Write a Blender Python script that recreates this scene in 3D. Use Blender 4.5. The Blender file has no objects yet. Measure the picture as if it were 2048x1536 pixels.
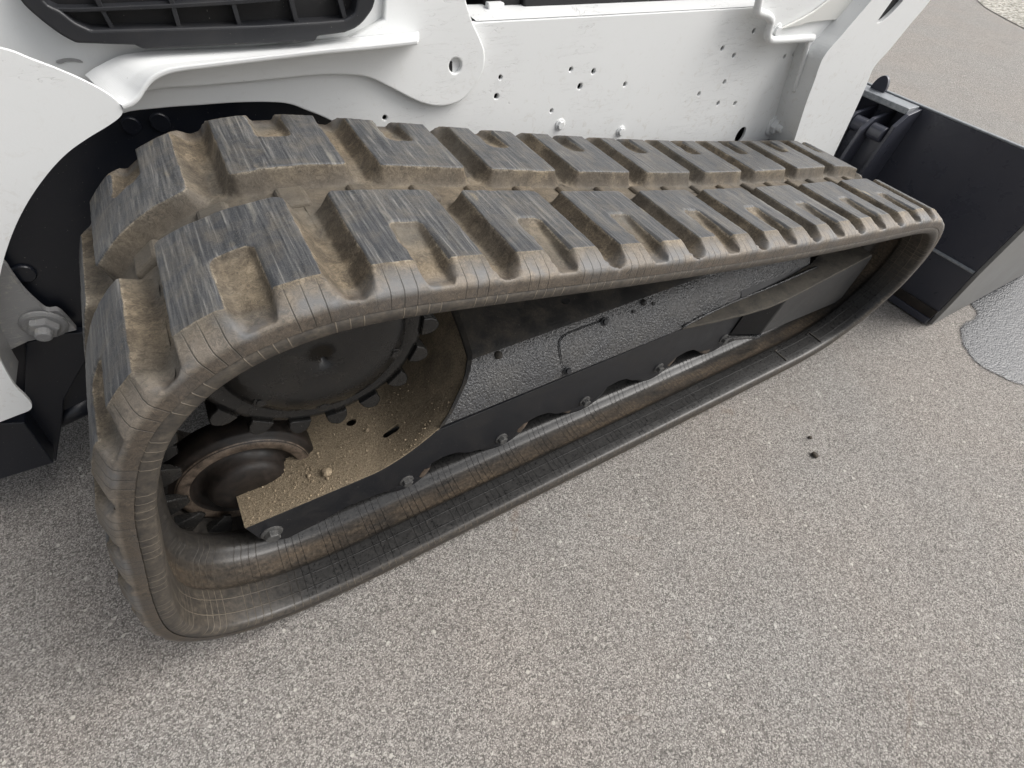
import bpy, bmesh, math, random
import numpy as np
from mathutils import Vector, Matrix
random.seed(7)
rng = np.random.default_rng(7)
S = bpy.context.scene
COL = S.collection

# ---------------------------------------------------------------- camera, sky, sun, exposure
CAM = np.array([-0.0409337, -0.3746810, 1.0595453])
AX = np.array([[0.86248179, -0.49960071, 0.08077305],      # right
               [0.33989037, 0.69007180, 0.63896436],       # up
               [0.37496625, 0.52364114, -0.76498383]])     # forward
FPX = 971.58
cd = bpy.data.cameras.new('camera')
cam = bpy.data.objects.new('camera', cd)
COL.objects.link(cam)
S.camera = cam
m = Matrix.Identity(4)
for i in range(3):
    m[i][0], m[i][1], m[i][2], m[i][3] = AX[0][i], AX[1][i], -AX[2][i], CAM[i]
cam.matrix_world = m
cd.sensor_fit = 'HORIZONTAL'
cd.sensor_width = 36.0
cd.lens = FPX / 2048 * 36.0
cd.clip_start = 0.02
cd.clip_end = 500
S.render.resolution_x, S.render.resolution_y = 1024, 768

SUN_EL, SUN_AZ = math.radians(47), math.radians(112)      # overcast: a wide soft sun beyond the machine's front end
w = bpy.data.worlds.new('World')
S.world = w
w.use_nodes = True
wn = w.node_tree
wn.nodes.clear()
sky = wn.nodes.new('ShaderNodeTexSky')
sky.sky_type = 'NISHITA'
sky.sun_disc = False
sky.sun_elevation = SUN_EL
sky.sun_rotation = SUN_AZ
sky.air_density = 1.0
sky.dust_density = 6.0
sky.ozone_density = 1.0
hs = wn.nodes.new('ShaderNodeHueSaturation')               # cloud cover takes the blue out of the sky
hs.inputs['Saturation'].default_value = 0.22
bg = wn.nodes.new('ShaderNodeBackground')
bg.inputs['Strength'].default_value = 0.15
wo = wn.nodes.new('ShaderNodeOutputWorld')
wn.links.new(sky.outputs[0], hs.inputs['Color'])
wn.links.new(hs.outputs[0], bg.inputs[0])
wn.links.new(bg.outputs[0], wo.inputs[0])
sl = bpy.data.lights.new('sun', 'SUN')
sl.energy = 1.5
sl.angle = math.radians(48)
sl.color = (1.0, 0.97, 0.93)
so = bpy.data.objects.new('sun', sl)
COL.objects.link(so)
sd = Vector((math.sin(SUN_AZ) * math.cos(SUN_EL), math.cos(SUN_AZ) * math.cos(SUN_EL), math.sin(SUN_EL)))
so.rotation_euler = sd.to_track_quat('Z', 'Y').to_euler()
so.location = sd * 20
S.view_settings.view_transform = 'Standard'
S.view_settings.look = 'None'
S.view_settings.gamma = 1
S.view_settings.use_curve_mapping = False
S.view_settings.exposure = 0.33


# ---------------------------------------------------------------- helpers
def ray(u, v):
    return np.array([(u - 1024) / FPX, -(v - 768) / FPX, 1.0]) @ AX


def atY(u, v, Y):
    d = ray(u, v)
    return CAM + (Y - CAM[1]) / d[1] * d


def atZ(u, v, Z):
    d = ray(u, v)
    return CAM + (Z - CAM[2]) / d[2] * d


def atX(u, v, X):
    d = ray(u, v)
    return CAM + (X - CAM[0]) / d[0] * d


def smooth_line(pts, n=6, closed=False):
    """Catmull-Rom through the points."""
    P = [np.array(p, float) for p in pts]
    out = []
    N = len(P)
    for i in range(N if closed else N - 1):
        p1, p2 = P[i], P[(i + 1) % N]
        p0 = P[i - 1] if (closed or i > 0) else 2 * p1 - p2
        p3 = P[(i + 2) % N] if (closed or i + 2 < N) else 2 * p2 - p1
        for k in range(n):
            t = k / n
            out.append(0.5 * ((2 * p1) + (-p0 + p2) * t + (2 * p0 - 5 * p1 + 4 * p2 - p3) * t * t + (-p0 + 3 * p1 - 3 * p2 + p3) * t ** 3))
    if not closed:
        out.append(P[-1])
    return out


def obj(name, me, mat=None, parent=None, bevel=0, seg=2, smooth=False, angle=30):
    if isinstance(me, bmesh.types.BMesh):
        bm = me
        bmesh.ops.recalc_face_normals(bm, faces=bm.faces)
        me = bpy.data.meshes.new(name)
        bm.to_mesh(me)
        bm.free()
    o = bpy.data.objects.new(name, me)
    COL.objects.link(o)
    if mat:
        if len(me.materials) == 0:
            me.materials.append(mat)
    if parent is not None:
        o.parent = parent
    if smooth:
        for p in me.polygons:
            p.use_smooth = True
    if bevel:
        b = o.modifiers.new('bevel', 'BEVEL')
        b.width = bevel
        b.segments = seg
        b.limit_method = 'ANGLE'
        b.angle_limit = math.radians(angle)
        b.harden_normals = False
    return o


def tag(o, label=None, cat=None, group=None, kind=None):
    for k, v in (('label', label), ('category', cat), ('group', group), ('kind', kind)):
        if v:
            o[k] = v
    return o


def empty(name, loc=(0, 0, 0)):
    o = bpy.data.objects.new(name, None)
    o.location = loc
    COL.objects.link(o)
    return o


def bm_from(verts, faces):
    bm = bmesh.new()
    vs = [bm.verts.new(v) for v in verts]
    for f in faces:
        try:
            bm.faces.new([vs[i] for i in f])
        except ValueError:
            pass
    return bm


def solid(loop, back, holes=()):
    """Plate between a loop of 3D points and the same loop moved by the vector back; holes are loops too."""
    bm = bmesh.new()
    back = Vector(back)
    edges = []
    rings = []
    for lp in [loop] + list(holes):
        vs = [bm.verts.new(Vector(p)) for p in lp]
        es = [bm.edges.new((vs[i], vs[(i + 1) % len(vs)])) for i in range(len(vs))]
        edges += es
        rings.append(vs)
    r = bmesh.ops.triangle_fill(bm, use_beauty=True, use_dissolve=False, edges=edges)
    faces = [g for g in r['geom'] if isinstance(g, bmesh.types.BMFace)]
    mp = {}
    for vs in rings:
        for v in vs:
            mp[v] = bm.verts.new(v.co + back)
    for f in faces:
        bm.faces.new([mp[v] for v in reversed(f.verts)])
    for vs in rings:
        n = len(vs)
        for i in range(n):
            a, b = vs[i], vs[(i + 1) % n]
            bm.faces.new((a, b, mp[b], mp[a]))
    bmesh.ops.recalc_face_normals(bm, faces=bm.faces)
    return bm


def plateY(pix, Y, thick, holes=(), sm=False, n=5):
    """Plate standing in the XZ plane, near face at Y; outline given as seen, set at its own depth."""
    if sm:
        pix = smooth_line(pix, n, True)
    return solid([atY(p[0], p[1], Y) for p in pix], (0, thick, 0), holes)


def circ(cx, cz, Y, r, n=16, sx=1.0):
    return [(cx + r * sx * math.cos(2 * math.pi * k / n), Y, cz + r * math.sin(2 * math.pi * k / n)) for k in range(n)]


def box(bm, lo, hi):
    x0, y0, z0 = lo
    x1, y1, z1 = hi
    vs = [bm.verts.new(p) for p in ((x0, y0, z0), (x1, y0, z0), (x1, y1, z0), (x0, y1, z0), (x0, y0, z1), (x1, y0, z1), (x1, y1, z1), (x0, y1, z1))]
    for f in ((0, 3, 2, 1), (4, 5, 6, 7), (0, 1, 5, 4), (1, 2, 6, 5), (2, 3, 7, 6), (3, 0, 4, 7)):
        bm.faces.new([vs[i] for i in f])
    return bm


def tube(pts, r, n=10):
    bm = bmesh.new()
    P = [Vector(p) for p in pts]
    rings = []
    up = Vector((0, 1, 0.1)).normalized()
    for i, p in enumerate(P):
        t = (P[min(i + 1, len(P) - 1)] - P[max(i - 1, 0)]).normalized()
        a = t.cross(up).normalized()
        b = t.cross(a).normalized()
        rr = r[i] if hasattr(r, '__len__') else r
        rings.append([bm.verts.new(p + rr * (a * math.cos(2 * math.pi * k / n) + b * math.sin(2 * math.pi * k / n))) for k in range(n)])
    for i in range(len(rings) - 1):
        for k in range(n):
            bm.faces.new((rings[i][k], rings[i][(k + 1) % n], rings[i + 1][(k + 1) % n], rings[i + 1][k]))
    bm.faces.new(rings[0])
    bm.faces.new(rings[-1])
    return bm


def lathe(prof, cx, cz, n=64):
    """prof: (radius, Y) pairs turned round the axis through (cx, *, cz) along Y."""
    bm = bmesh.new()
    rings = []
    for r, y in prof:
        if r < 1e-6:
            rings.append([bm.verts.new((cx, y, cz))])
        else:
            rings.append([bm.verts.new((cx + r * math.cos(2 * math.pi * k / n), y, cz + r * math.sin(2 * math.pi * k / n))) for k in range(n)])
    for a, b in zip(rings, rings[1:]):
        for k in range(n):
            k2 = (k + 1) % n
            if len(a) == 1 and len(b) > 1:
                bm.faces.new((a[0], b[k], b[k2]))
            elif len(b) == 1 and len(a) > 1:
                bm.faces.new((a[k], b[0], a[k2]))
            elif len(a) > 1:
                bm.faces.new((a[k], a[k2], b[k2], b[k]))
    return bm


def hexbolt(name, pos, axis, r, mat, parent, h=None, flange=True, stud=0, turn=0.2):
    """Hex head with a flange washer, sticking out along axis from pos."""
    h = h or r * 0.9
    ax = Vector(axis).normalized()
    a = ax.orthogonal().normalized()
    b = ax.cross(a)
    bm = bmesh.new()
    p = Vector(pos)

    def ring(rad, d, n, ph=0.0):
        return [bm.verts.new(p + ax * d + rad * (a * math.cos(2 * math.pi * k / n + ph) + b * math.sin(2 * math.pi * k / n + ph))) for k in range(n)]

    def stack(rs):
        for q, s in zip(rs, rs[1:]):
            n = len(q)
            for k in range(n):
                bm.faces.new((q[k], q[(k + 1) % n], s[(k + 1) % n], s[k]))
        bm.faces.new(rs[-1])
    if flange:
        stack([ring(r * 1.45, -0.001, 20), ring(r * 1.45, r * 0.16, 20), ring(r * 1.25, r * 0.26, 20)])
    stack([ring(r, -0.001, 6, turn), ring(r, h * 0.9, 6, turn), ring(r * 0.88, h, 6, turn)])
    if stud:
        stack([ring(r * 0.55, h * 0.8, 14), ring(r * 0.55, h + stud, 14), ring(r * 0.45, h + stud + r * 0.1, 14)])
    return obj(name, bm, mat, parent)


# ---------------------------------------------------------------- materials
class NT:
    def __init__(s, name):
        s.m = bpy.data.materials.new(name)
        s.m.use_nodes = True
        s.t = s.m.node_tree
        s.b = s.t.nodes['Principled BSDF']
        s.out = s.t.nodes['Material Output']

    def n(s, typ, **kw):
        nd = s.t.nodes.new('ShaderNode' + typ)
        for k, v in kw.items():
            if k.startswith('i_'):
                key = k[2:]
                key = int(key) if key.isdigit() else key.replace('_', ' ')
                s.set(nd.inputs[key], v)
            else:
                setattr(nd, k, v)
        return nd

    def set(s, inp, v):
        if isinstance(v, bpy.types.NodeSocket):
            s.t.links.new(v, inp)
        else:
            if isinstance(v, (tuple, list)) and len(v) == 3 and inp.type == 'RGBA':
                v = (*v, 1)
            inp.default_value = v

    def pos(s, scale=(1, 1, 1), uv=None, rot=(0, 0, 0)):
        if uv:
            src = s.n('UVMap', uv_map=uv).outputs[0]
        else:
            src = s.n('NewGeometry').outputs['Position']
        return s.n('Mapping', i_Vector=src, i_Scale=scale, i_Rotation=rot).outputs[0]

    def noise(s, vec, scale, detail=4, rough=0.55, dist=0.0):
        return s.n('TexNoise', i_Vector=vec, i_Scale=scale, i_Detail=detail, i_Roughness=rough, i_Distortion=dist).outputs['Fac']

    def ramp(s, fac, stops):
        nd = s.n('ValToRGB', i_Fac=fac)
        e = nd.color_ramp.elements
        while len(e) < len(stops):
            e.new(0.5)
        for q, (p, c) in zip(e, stops):
            q.position = p
            q.color = (*c, 1) if isinstance(c, (tuple, list)) else (c, c, c, 1)
        return nd.outputs[0]

    def rng(s, v, a, b, c=0.0, d=1.0):
        return s.n('MapRange', i_Value=v, i_From_Min=a, i_From_Max=b, i_To_Min=c, i_To_Max=d).outputs[0]

    def math(s, op, a, b=0.0, c=None):
        nd = s.n('Math', operation=op)
        s.set(nd.inputs[0], a)
        s.set(nd.inputs[1], b)
        if c is not None:
            s.set(nd.inputs[2], c)
        return nd.outputs[0]

    def mix(s, f, a, b, blend='MIX'):
        nd = s.n('Mix', data_type='RGBA', blend_type=blend)
        s.set(nd.inputs[0], f)
        s.set(nd.inputs[6], a)
        s.set(nd.inputs[7], b)
        return nd.outputs[2]

    def bump(s, h, dist, strength=1.0, prev=None):
        nd = s.n('Bump', i_Height=h, i_Distance=dist, i_Strength=strength)
        if prev is not None:
            s.set(nd.inputs['Normal'], prev)
        return nd.outputs[0]

    def done(s, col=None, rough=None, normal=None, metal=None, spec=None, coat=None):
        for k, v in (('Base Color', col), ('Roughness', rough), ('Normal', normal), ('Metallic', metal), ('Specular IOR Level', spec), ('Coat Weight', coat)):
            if v is not None:
                s.set(s.b.inputs[k], v)
        return s.m


def lines_mask(N, coord, period, half):
    """1 on thin lines every period along a coordinate."""
    a = N.math('FRACT', N.math('DIVIDE', coord, period))
    d = N.math('ABSOLUTE', N.math('SUBTRACT', a, 0.5))
    return N.rng(d, half / period, half / period * 0.4)


PITCH = 0.172
P_ = 0.172          # set to the belt's exact pitch once its length is known


def mat_tread():
    N = NT('dusty_rubber_tread')
    uv = N.n('UVMap', uv_map='sy').outputs[0]
    sep = N.n('SeparateXYZ', i_Vector=uv)
    s_, y_ = sep.outputs[0], sep.outputs[1]
    top = N.n('Attribute', attribute_name='worn').outputs['Fac']
    hn = N.n('Attribute', attribute_name='height').outputs['Fac']
    P = N.pos()
    # worn tops: dark blue grey, scuffed across the belt
    st = N.pos((290, 11, 1), 'sy', (0, 0, 0.02))
    stf = N.noise(st, 1.0, 6, 0.65, 0.6)
    st2 = N.noise(N.pos((85, 6, 1), 'sy'), 1.0, 5, 0.65, 0.5)
    patch = N.noise(P, 9, 3, 0.5)
    fine = N.noise(P, 900, 3, 0.7)
    c = N.ramp(stf, [(0.25, (0.014, 0.016, 0.019)), (0.45, (0.042, 0.045, 0.050)), (0.58, (0.085, 0.086, 0.087)), (0.75, (0.27, 0.26, 0.24))])
    c = N.mix(N.rng(st2, 0.57, 0.75, 0, 0.8), c, (0.26, 0.245, 0.21))
    sp = N.math('MULTIPLY', N.rng(fine, 0.55, 0.72), N.rng(patch, 0.42, 0.68, 0.05, 0.9))
    c = N.mix(sp, c, (0.30, 0.285, 0.25))
    film = N.math('MULTIPLY', N.rng(N.noise(P, 26, 5, 0.7, 0.6), 0.46, 0.66), N.rng(fine, 0.38, 0.62, 0.25, 0.85))
    c = N.mix(N.math('MULTIPLY', film, 0.6), c, (0.185, 0.160, 0.122))
    # a patch of dried mud here and there
    mudp = N.rng(N.noise(N.pos((24, 10, 1), 'sy'), 1.0, 2, 0.5), 0.68, 0.74, 0, 0.8)
    c_top = N.mix(N.math('MULTIPLY', mudp, N.rng(fine, 0.4, 0.55)), c, (0.36, 0.29, 0.17))
    # grooves: tan dust over rubber
    d1 = N.noise(P, 22, 6, 0.65, 0.8)
    d2 = N.noise(P, 170, 6, 0.78, 1.5)
    d3 = N.noise(P, 7, 3, 0.5)
    dm = N.math('ADD', N.math('MULTIPLY', d1, 0.45), N.math('MULTIPLY', d2, 0.55))
    dirt = N.ramp(dm, [(0.32, (0.026, 0.022, 0.017)), (0.43, (0.080, 0.063, 0.043)), (0.51, (0.150, 0.119, 0.080)), (0.59, (0.250, 0.200, 0.135)), (0.68, (0.41, 0.34, 0.24))])
    dirt = N.mix(N.rng(N.math('ADD', N.math('MULTIPLY', d3, 0.6), N.math('MULTIPLY', d2, 0.4)), 0.45, 0.62, 0, 0.7), dirt, (0.092, 0.092, 0.086))
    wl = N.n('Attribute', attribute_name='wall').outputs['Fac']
    dirt = N.mix(N.math('MULTIPLY', wl, N.rng(d1, 0.3, 0.6, 0.85, 0.35)), dirt, N.ramp(d2, [(0.35, (0.030, 0.025, 0.019)), (0.6, (0.085, 0.066, 0.044)), (0.78, (0.16, 0.125, 0.085))]))  # steep walls darker: thinner dust, plus their shade put into the colour
    chn = N.rng(N.math('ABSOLUTE', N.math('SUBTRACT', y_, 0.225)), 0.034, 0.026)
    dirt = N.mix(N.math('MULTIPLY', chn, 0.45), dirt, (0.062, 0.050, 0.036))  # centre channel floor toned darker brown
    # the rubbed shoulder along the outer edge
    ed = N.rng(N.math('ABSOLUTE', N.math('SUBTRACT', y_, 0.225)), 0.188, 0.212)
    edc = N.ramp(dm, [(0.32, (0.060, 0.055, 0.049)), (0.47, (0.150, 0.130, 0.106)), (0.58, (0.23, 0.195, 0.155)), (0.70, (0.36, 0.305, 0.235))])
    edc = N.mix(N.rng(N.noise(P, 17, 3, 0.6), 0.47, 0.6, 0, 0.75), edc, (0.13, 0.135, 0.14))
    lowe = N.rng(hn, 0.0150, 0.0095)
    edc = N.mix(N.math('MULTIPLY', lowe, N.math('MULTIPLY', ed, 0.8)), edc, N.ramp(d2, [(0.35, (0.022, 0.018, 0.014)), (0.6, (0.080, 0.060, 0.042)), (0.75, (0.17, 0.13, 0.09))]))
    dirt = N.mix(ed, dirt, edc)
    # thin moulding lines across the shoulder
    ln = N.math('MULTIPLY', lines_mask(N, s_, P_ / 12, 0.0008), ed)
    ln = N.math('MULTIPLY', ln, N.n('Attribute', attribute_name='leg').outputs['Fac'])
    nottop = N.math('SUBTRACT', 1.0, top)
    dirt = N.mix(N.math('MULTIPLY', ln, 0.7), dirt, (0.03, 0.026, 0.021))
    rim = N.math('MULTIPLY', N.rng(N.math('ABSOLUTE', N.math('SUBTRACT', top, 0.5)), 0.42, 0.15), N.rng(d2, 0.44, 0.58, 0.0, 0.7))
    rim = N.math('MULTIPLY', rim, N.rng(d1, 0.42, 0.58, 0.1, 1.0))
    dirt = N.mix(rim, dirt, (0.38, 0.33, 0.25))
    mask = N.rng(N.math('ADD', top, N.math('MULTIPLY', N.math('SUBTRACT', d2, 0.5), 0.5)), 0.42, 0.62)
    col = N.mix(mask, dirt, c_top)
    h = N.math('ADD', N.math('MULTIPLY', d2, 0.6), N.math('MULTIPLY', fine, 0.25))
    h = N.math('ADD', h, N.math('MULTIPLY', stf, N.math('MULTIPLY', top, 0.5)))
    nb = N.bump(h, 0.0013, 0.8)
    nb = N.bump(N.math('SUBTRACT', 1.0, ln), 0.0012, 0.6, nb)
    r = N.mix(mask, (0.72, 0.72, 0.72), (0.50, 0.50, 0.50))
    r = N.mix(ed, r, N.ramp(dm, [(0.35, 0.42), (0.6, 0.68)]))
    return N.done(col, r, nb, spec=0.5)


def mat_carcass():
    N = NT('black_rubber_belt')
    uv = N.n('UVMap', uv_map='sy').outputs[0]
    sep = N.n('SeparateXYZ', i_Vector=uv)
    s_, y_ = sep.outputs[0], sep.outputs[1]
    yy = N.math('SUBTRACT', 0.225, N.math('ABSOLUTE', N.math('SUBTRACT', y_, 0.225)))   # distance in from the edge
    P = N.pos()
    d1 = N.noise(N.pos((7, 30, 1), 'sy'), 1.0, 5, 0.65, 0.4)
    d2 = N.noise(P, 150, 5, 0.7)
    d3 = N.noise(N.pos((2.3, 0, 0), 'sy'), 1.0, 2, 0.5)
    base = N.ramp(d2, [(0.3, (0.016, 0.016, 0.016)), (0.6, (0.038, 0.037, 0.036)), (0.8, (0.080, 0.074, 0.066))])
    valley = N.math('MULTIPLY', N.rng(yy, 0.072, 0.084), N.rng(yy, 0.134, 0.108))
    vd = N.math('MULTIPLY', valley, N.rng(d1, 0.36, 0.62, 0.15, 0.95))
    col = N.mix(vd, base, N.ramp(d2, [(0.35, (0.045, 0.034, 0.024)), (0.55, (0.105, 0.078, 0.052)), (0.75, (0.21, 0.165, 0.11))]))
    lip = N.rng(yy, 0.011, 0.004)
    # dusty brown where the belt climbs round the rear wheel
    zc = N.n('SeparateXYZ', i_Vector=P)
    rear = N.rng(zc.outputs[0], -0.16, -0.30)
    topr = N.rng(zc.outputs[2], 0.2, 0.34)
    dusty = N.math('MAXIMUM', N.math('MAXIMUM', N.math('MULTIPLY', rear, 0.75), N.math('MULTIPLY', topr, 0.8)), N.math('MULTIPLY', lip, 0.55))
    outer = N.rng(yy, 0.095, 0.070)
    dusty = N.math('MULTIPLY', dusty, N.math('MAXIMUM', outer, 0.35))
    col = N.mix(N.math('MULTIPLY', dusty, N.rng(d2, 0.30, 0.62, 0.25, 0.9)), col, N.ramp(N.noise(P, 60, 4, 0.6), [(0.3, (0.050, 0.041, 0.032)), (0.55, (0.100, 0.082, 0.061)), (0.75, (0.17, 0.14, 0.105))]))
    # fine moulding lines: groups across, three along
    grp = N.math('LESS_THAN', N.math('FRACT', N.math('DIVIDE', s_, P_ / 2)), 0.62)
    la = N.math('MULTIPLY', lines_mask(N, s_, P_ / 12, 0.0009), grp)
    lb = N.math('MAXIMUM', N.rng(N.math('ABSOLUTE', N.math('SUBTRACT', yy, 0.026)), 0.0010, 0.0004), N.rng(N.math('ABSOLUTE', N.math('SUBTRACT', yy, 0.053)), 0.0010, 0.0004))
    lm = N.math('MULTIPLY', N.math('MAXIMUM', la, lb), N.rng(yy, 0.178, 0.174))
    light = N.math('MULTIPLY', dusty, 0.9)
    lcol = N.mix(light, (0.006, 0.006, 0.006), (0.24, 0.20, 0.15))
    col = N.mix(N.math('MULTIPLY', lm, 0.8), col, lcol)
    nb = N.bump(N.math('ADD', N.math('MULTIPLY', d2, 0.5), N.math('MULTIPLY', d1, 0.4)), 0.0006, 0.45)
    nb = N.bump(N.math('SUBTRACT', 1.0, lm), 0.0012, 0.6, nb)
    r = N.mix(N.math('MAXIMUM', dusty, vd), N.ramp(d2, [(0.3, 0.24), (0.7, 0.38)]), (0.62, 0.62, 0.62))
    return N.done(col, r, nb, spec=0.5)


def mat_white(name='white_paint', tint=(0.77, 0.782, 0.778)):
    N = NT(name)
    P = N.pos()
    n1 = N.noise(P, 3.5, 4, 0.6)
    n2 = N.noise(P, 420, 4, 0.65)
    n3 = N.noise(P, 60, 5, 0.7, 0.5)
    c = N.mix(N.rng(n1, 0.4, 0.75, 0, 0.35), tint, tuple(x * 0.93 for x in tint))
    c = N.mix(N.rng(N.noise(P, 230, 2, 0.5), 0.76, 0.79, 0, 0.65), c, (0.30, 0.29, 0.27))      # specks of dirt
    # scratches painted over
    wv = N.noise(N.pos((3, 3, 26), None, (0, 0.5, 0)), 2.4, 3, 0.55, 1.6)
    sc = N.math('MULTIPLY', N.rng(N.math('ABSOLUTE', N.math('SUBTRACT', wv, 0.5)), 0.006, 0.0), N.rng(N.noise(P, 5.0, 2), 0.52, 0.58))
    c = N.mix(N.math('MULTIPLY', sc, 0.5), c, (0.48, 0.48, 0.47))
    zz = N.n('SeparateXYZ', i_Vector=P).outputs[2]
    spl = N.math('MULTIPLY', N.rng(N.noise(P, 48, 5, 0.75, 0.8), 0.56, 0.68), N.rng(zz, 0.80, 0.55, 0.05, 0.5))
    c = N.mix(spl, c, (0.52, 0.49, 0.43))
    h = N.math('ADD', N.math('MULTIPLY', n2, 0.35), N.math('MULTIPLY', n3, 0.5))
    nb = N.bump(h, 0.0009, 0.25)
    nb = N.bump(N.math('SUBTRACT', 1.0, sc), 0.0015, 0.5, nb)
    return N.done(c, N.ramp(n1, [(0.3, 0.33), (0.7, 0.46)]), nb, spec=0.45)


def mat_black(name, col=(0.010, 0.011, 0.014), rough=0.32, dust=0.10, peel=0.12, peel_scale=420, spec=0.5):
    N = NT(name)
    P = N.pos()
    n1 = N.noise(P, 14, 5, 0.65, 0.4)
    n2 = N.noise(P, peel_scale, 3, 0.55)
    n3 = N.noise(P, 260, 4, 0.7)
    dm = N.math('MULTIPLY', N.rng(n1, 0.45, 0.75), N.rng(n3, 0.3, 0.7, 0.3, 1.0))
    c = N.mix(N.math('MULTIPLY', dm, dust), col, (0.24, 0.20, 0.15))
    c = N.mix(N.rng(N.noise(P, 340, 1, 0.5), 0.76, 0.79, 0, 0.4), c, (0.30, 0.28, 0.24))
    nb = N.bump(N.math('ADD', n2, N.math('MULTIPLY', n1, 0.3)), 0.0015, peel)
    r = N.math('ADD', N.rng(n1, 0.3, 0.75, rough * 0.85, rough * 1.2), N.math('MULTIPLY', dm, dust))
    return N.done(c, r, nb, spec=spec)


def mat_peel():
    N = NT('orange_peel_black_paint')
    P = N.pos()
    v = N.noise(P, 230, 2, 0.5, 0.2)
    f = N.noise(P, 520, 2, 0.6)
    n1 = N.noise(P, 11, 4, 0.6)
    h = N.math('ADD', v, N.math('MULTIPLY', f, 0.15))
    c = N.mix(N.rng(n1, 0.40, 0.7, 0, 0.8), (0.060, 0.062, 0.066), (0.105, 0.100, 0.092))
    c = N.mix(N.rng(h, 0.60, 0.46, 0, 0.8), c, (0.016, 0.016, 0.017))
    z = N.n('SeparateXYZ', i_Vector=P)
    up = N.math('ADD', z.outputs[2], N.math('MULTIPLY', N.math('SUBTRACT', f, 0.5), 0.03))
    c = N.mix(N.rng(up, 0.346, 0.360, 0, 0.85), c, (0.030, 0.028, 0.025))
    nb = N.bump(h, 0.0042, 0.8)
    return N.done(c, N.rng(n1, 0.3, 0.7, 0.22, 0.32), nb, spec=1.0)


def mat_dusty_plate():
    N = NT('dust_covered_plate')
    P = N.pos()
    n1 = N.noise(P, 14, 6, 0.65, 0.5)
    n2 = N.noise(P, 330, 5, 0.75)
    n3 = N.noise(P, 90, 4, 0.7)
    c = N.ramp(n2, [(0.28, (0.075, 0.060, 0.042)), (0.42, (0.215, 0.172, 0.118)), (0.58, (0.32, 0.26, 0.18)), (0.78, (0.47, 0.39, 0.28))])
    z = N.n('SeparateXYZ', i_Vector=P)
    bare = N.math('MULTIPLY', N.rng(z.outputs[0], 0.06, 0.2), N.rng(n1, 0.38, 0.62))
    c = N.mix(N.math('MULTIPLY', bare, 0.45), c, (0.040, 0.036, 0.031))
    c = N.mix(N.rng(n3, 0.58, 0.72, 0, 0.7), c, (0.075, 0.058, 0.042))
    nb = N.bump(N.math('ADD', n2, N.math('MULTIPLY', n3, 0.8)), 0.003, 0.9)
    return N.done(c, 0.9, nb, spec=0.2)


def mat_steel(name, c0, c1, rough, scale=60, metal=0.0, bump=0.5):
    N = NT(name)
    P = N.pos()
    n1 = N.noise(P, scale, 5, 0.65, 0.4)
    n2 = N.noise(P, scale * 8, 3, 0.7)
    f = N.math('ADD', N.math('MULTIPLY', n1, 0.75), N.math('MULTIPLY', n2, 0.25))
    c = N.ramp(f, [(0.36, c0), (0.66, c1)])
    nb = N.bump(f, 0.0012, bump)
    return N.done(c, N.rng(n1, 0.3, 0.7, rough * 0.75, rough * 1.25), nb, metal=metal)


def mat_asphalt():
    N = NT('worn_asphalt')
    P = N.pos()
    wob = N.noise(P, 90, 2, 0.5)
    v1 = N.n('TexVoronoi', i_Vector=P, i_Scale=430.0, i_Randomness=1.0)
    v2 = N.n('TexVoronoi', i_Vector=P, i_Scale=120.0, i_Randomness=1.0)
    sp = N.n('SeparateXYZ', i_Vector=v1.outputs['Color'])
    sp2 = N.n('SeparateXYZ', i_Vector=v2.outputs['Color'])
    fine = N.noise(P, 800, 4, 0.8)
    g = N.math('ADD', N.math('MULTIPLY', sp.outputs[0], 0.55), N.math('MULTIPLY', fine, 0.45))
    c = N.ramp(g, [(0.15, (0.080, 0.075, 0.069)), (0.34, (0.212, 0.199, 0.184)), (0.56, (0.322, 0.305, 0.284)), (0.82, (0.53, 0.505, 0.47))])
    # binder between the chips
    gap = N.rng(v1.outputs['Distance'], 0.55, 0.85)
    c = N.mix(N.math('MULTIPLY', gap, 0.6), c, (0.055, 0.053, 0.050))
    # scattered pale larger chips
    chip = N.math('MULTIPLY', N.math('GREATER_THAN', sp2.outputs[1], 0.975), N.rng(N.math('ADD', v2.outputs['Distance'], N.math('MULTIPLY', sp2.outputs[2], 0.25)), 0.55, 0.35))
    c = N.mix(N.math('MULTIPLY', chip, 0.7), c, (0.62, 0.60, 0.55))
    # broad patches: pinkish dry, greyer, slightly stained
    b1 = N.noise(P, 1.7, 4, 0.55, 0.4)
    b2 = N.noise(P, 4.5, 4, 0.6)
    c = N.mix(N.rng(b1, 0.40, 0.65, 0, 0.6), c, N.mix(1.0, c, (1.05, 1.0, 0.965), 'MULTIPLY'))
    c = N.mix(N.rng(b2, 0.5, 0.75, 0, 0.5), c, N.mix(1.0, c, (0.84, 0.84, 0.84), 'MULTIPLY'))
    stain = N.rng(N.noise(P, 5.5, 3, 0.6, 1.0), 0.68, 0.80, 0, 0.45)
    c = N.mix(stain, c, (0.20, 0.135, 0.09))
    hgt = N.math('SUBTRACT', N.math('ADD', N.math('MULTIPLY', sp.outputs[1], 0.6), N.math('MULTIPLY', fine, 0.6)), N.math('MULTIPLY', gap, 0.7))
    nb = N.bump(hgt, 0.0022, 0.8)
    nb = N.bump(b2, 0.02, 0.25, nb)
    return N.done(c, 0.82, nb, spec=0.35)


def mat_gravel():
    N = NT('pale_gravel')
    P = N.pos()
    v = N.n('TexVoronoi', i_Vector=P, i_Scale=45.0)
    sp = N.n('SeparateXYZ', i_Vector=v.outputs['Color'])
    c = N.ramp(sp.outputs[0], [(0.1, (0.20, 0.19, 0.16)), (0.5, (0.40, 0.38, 0.33)), (0.9, (0.62, 0.60, 0.54))])
    return N.done(c, 0.9, N.bump(v.outputs['Distance'], 0.02, 0.9))


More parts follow.
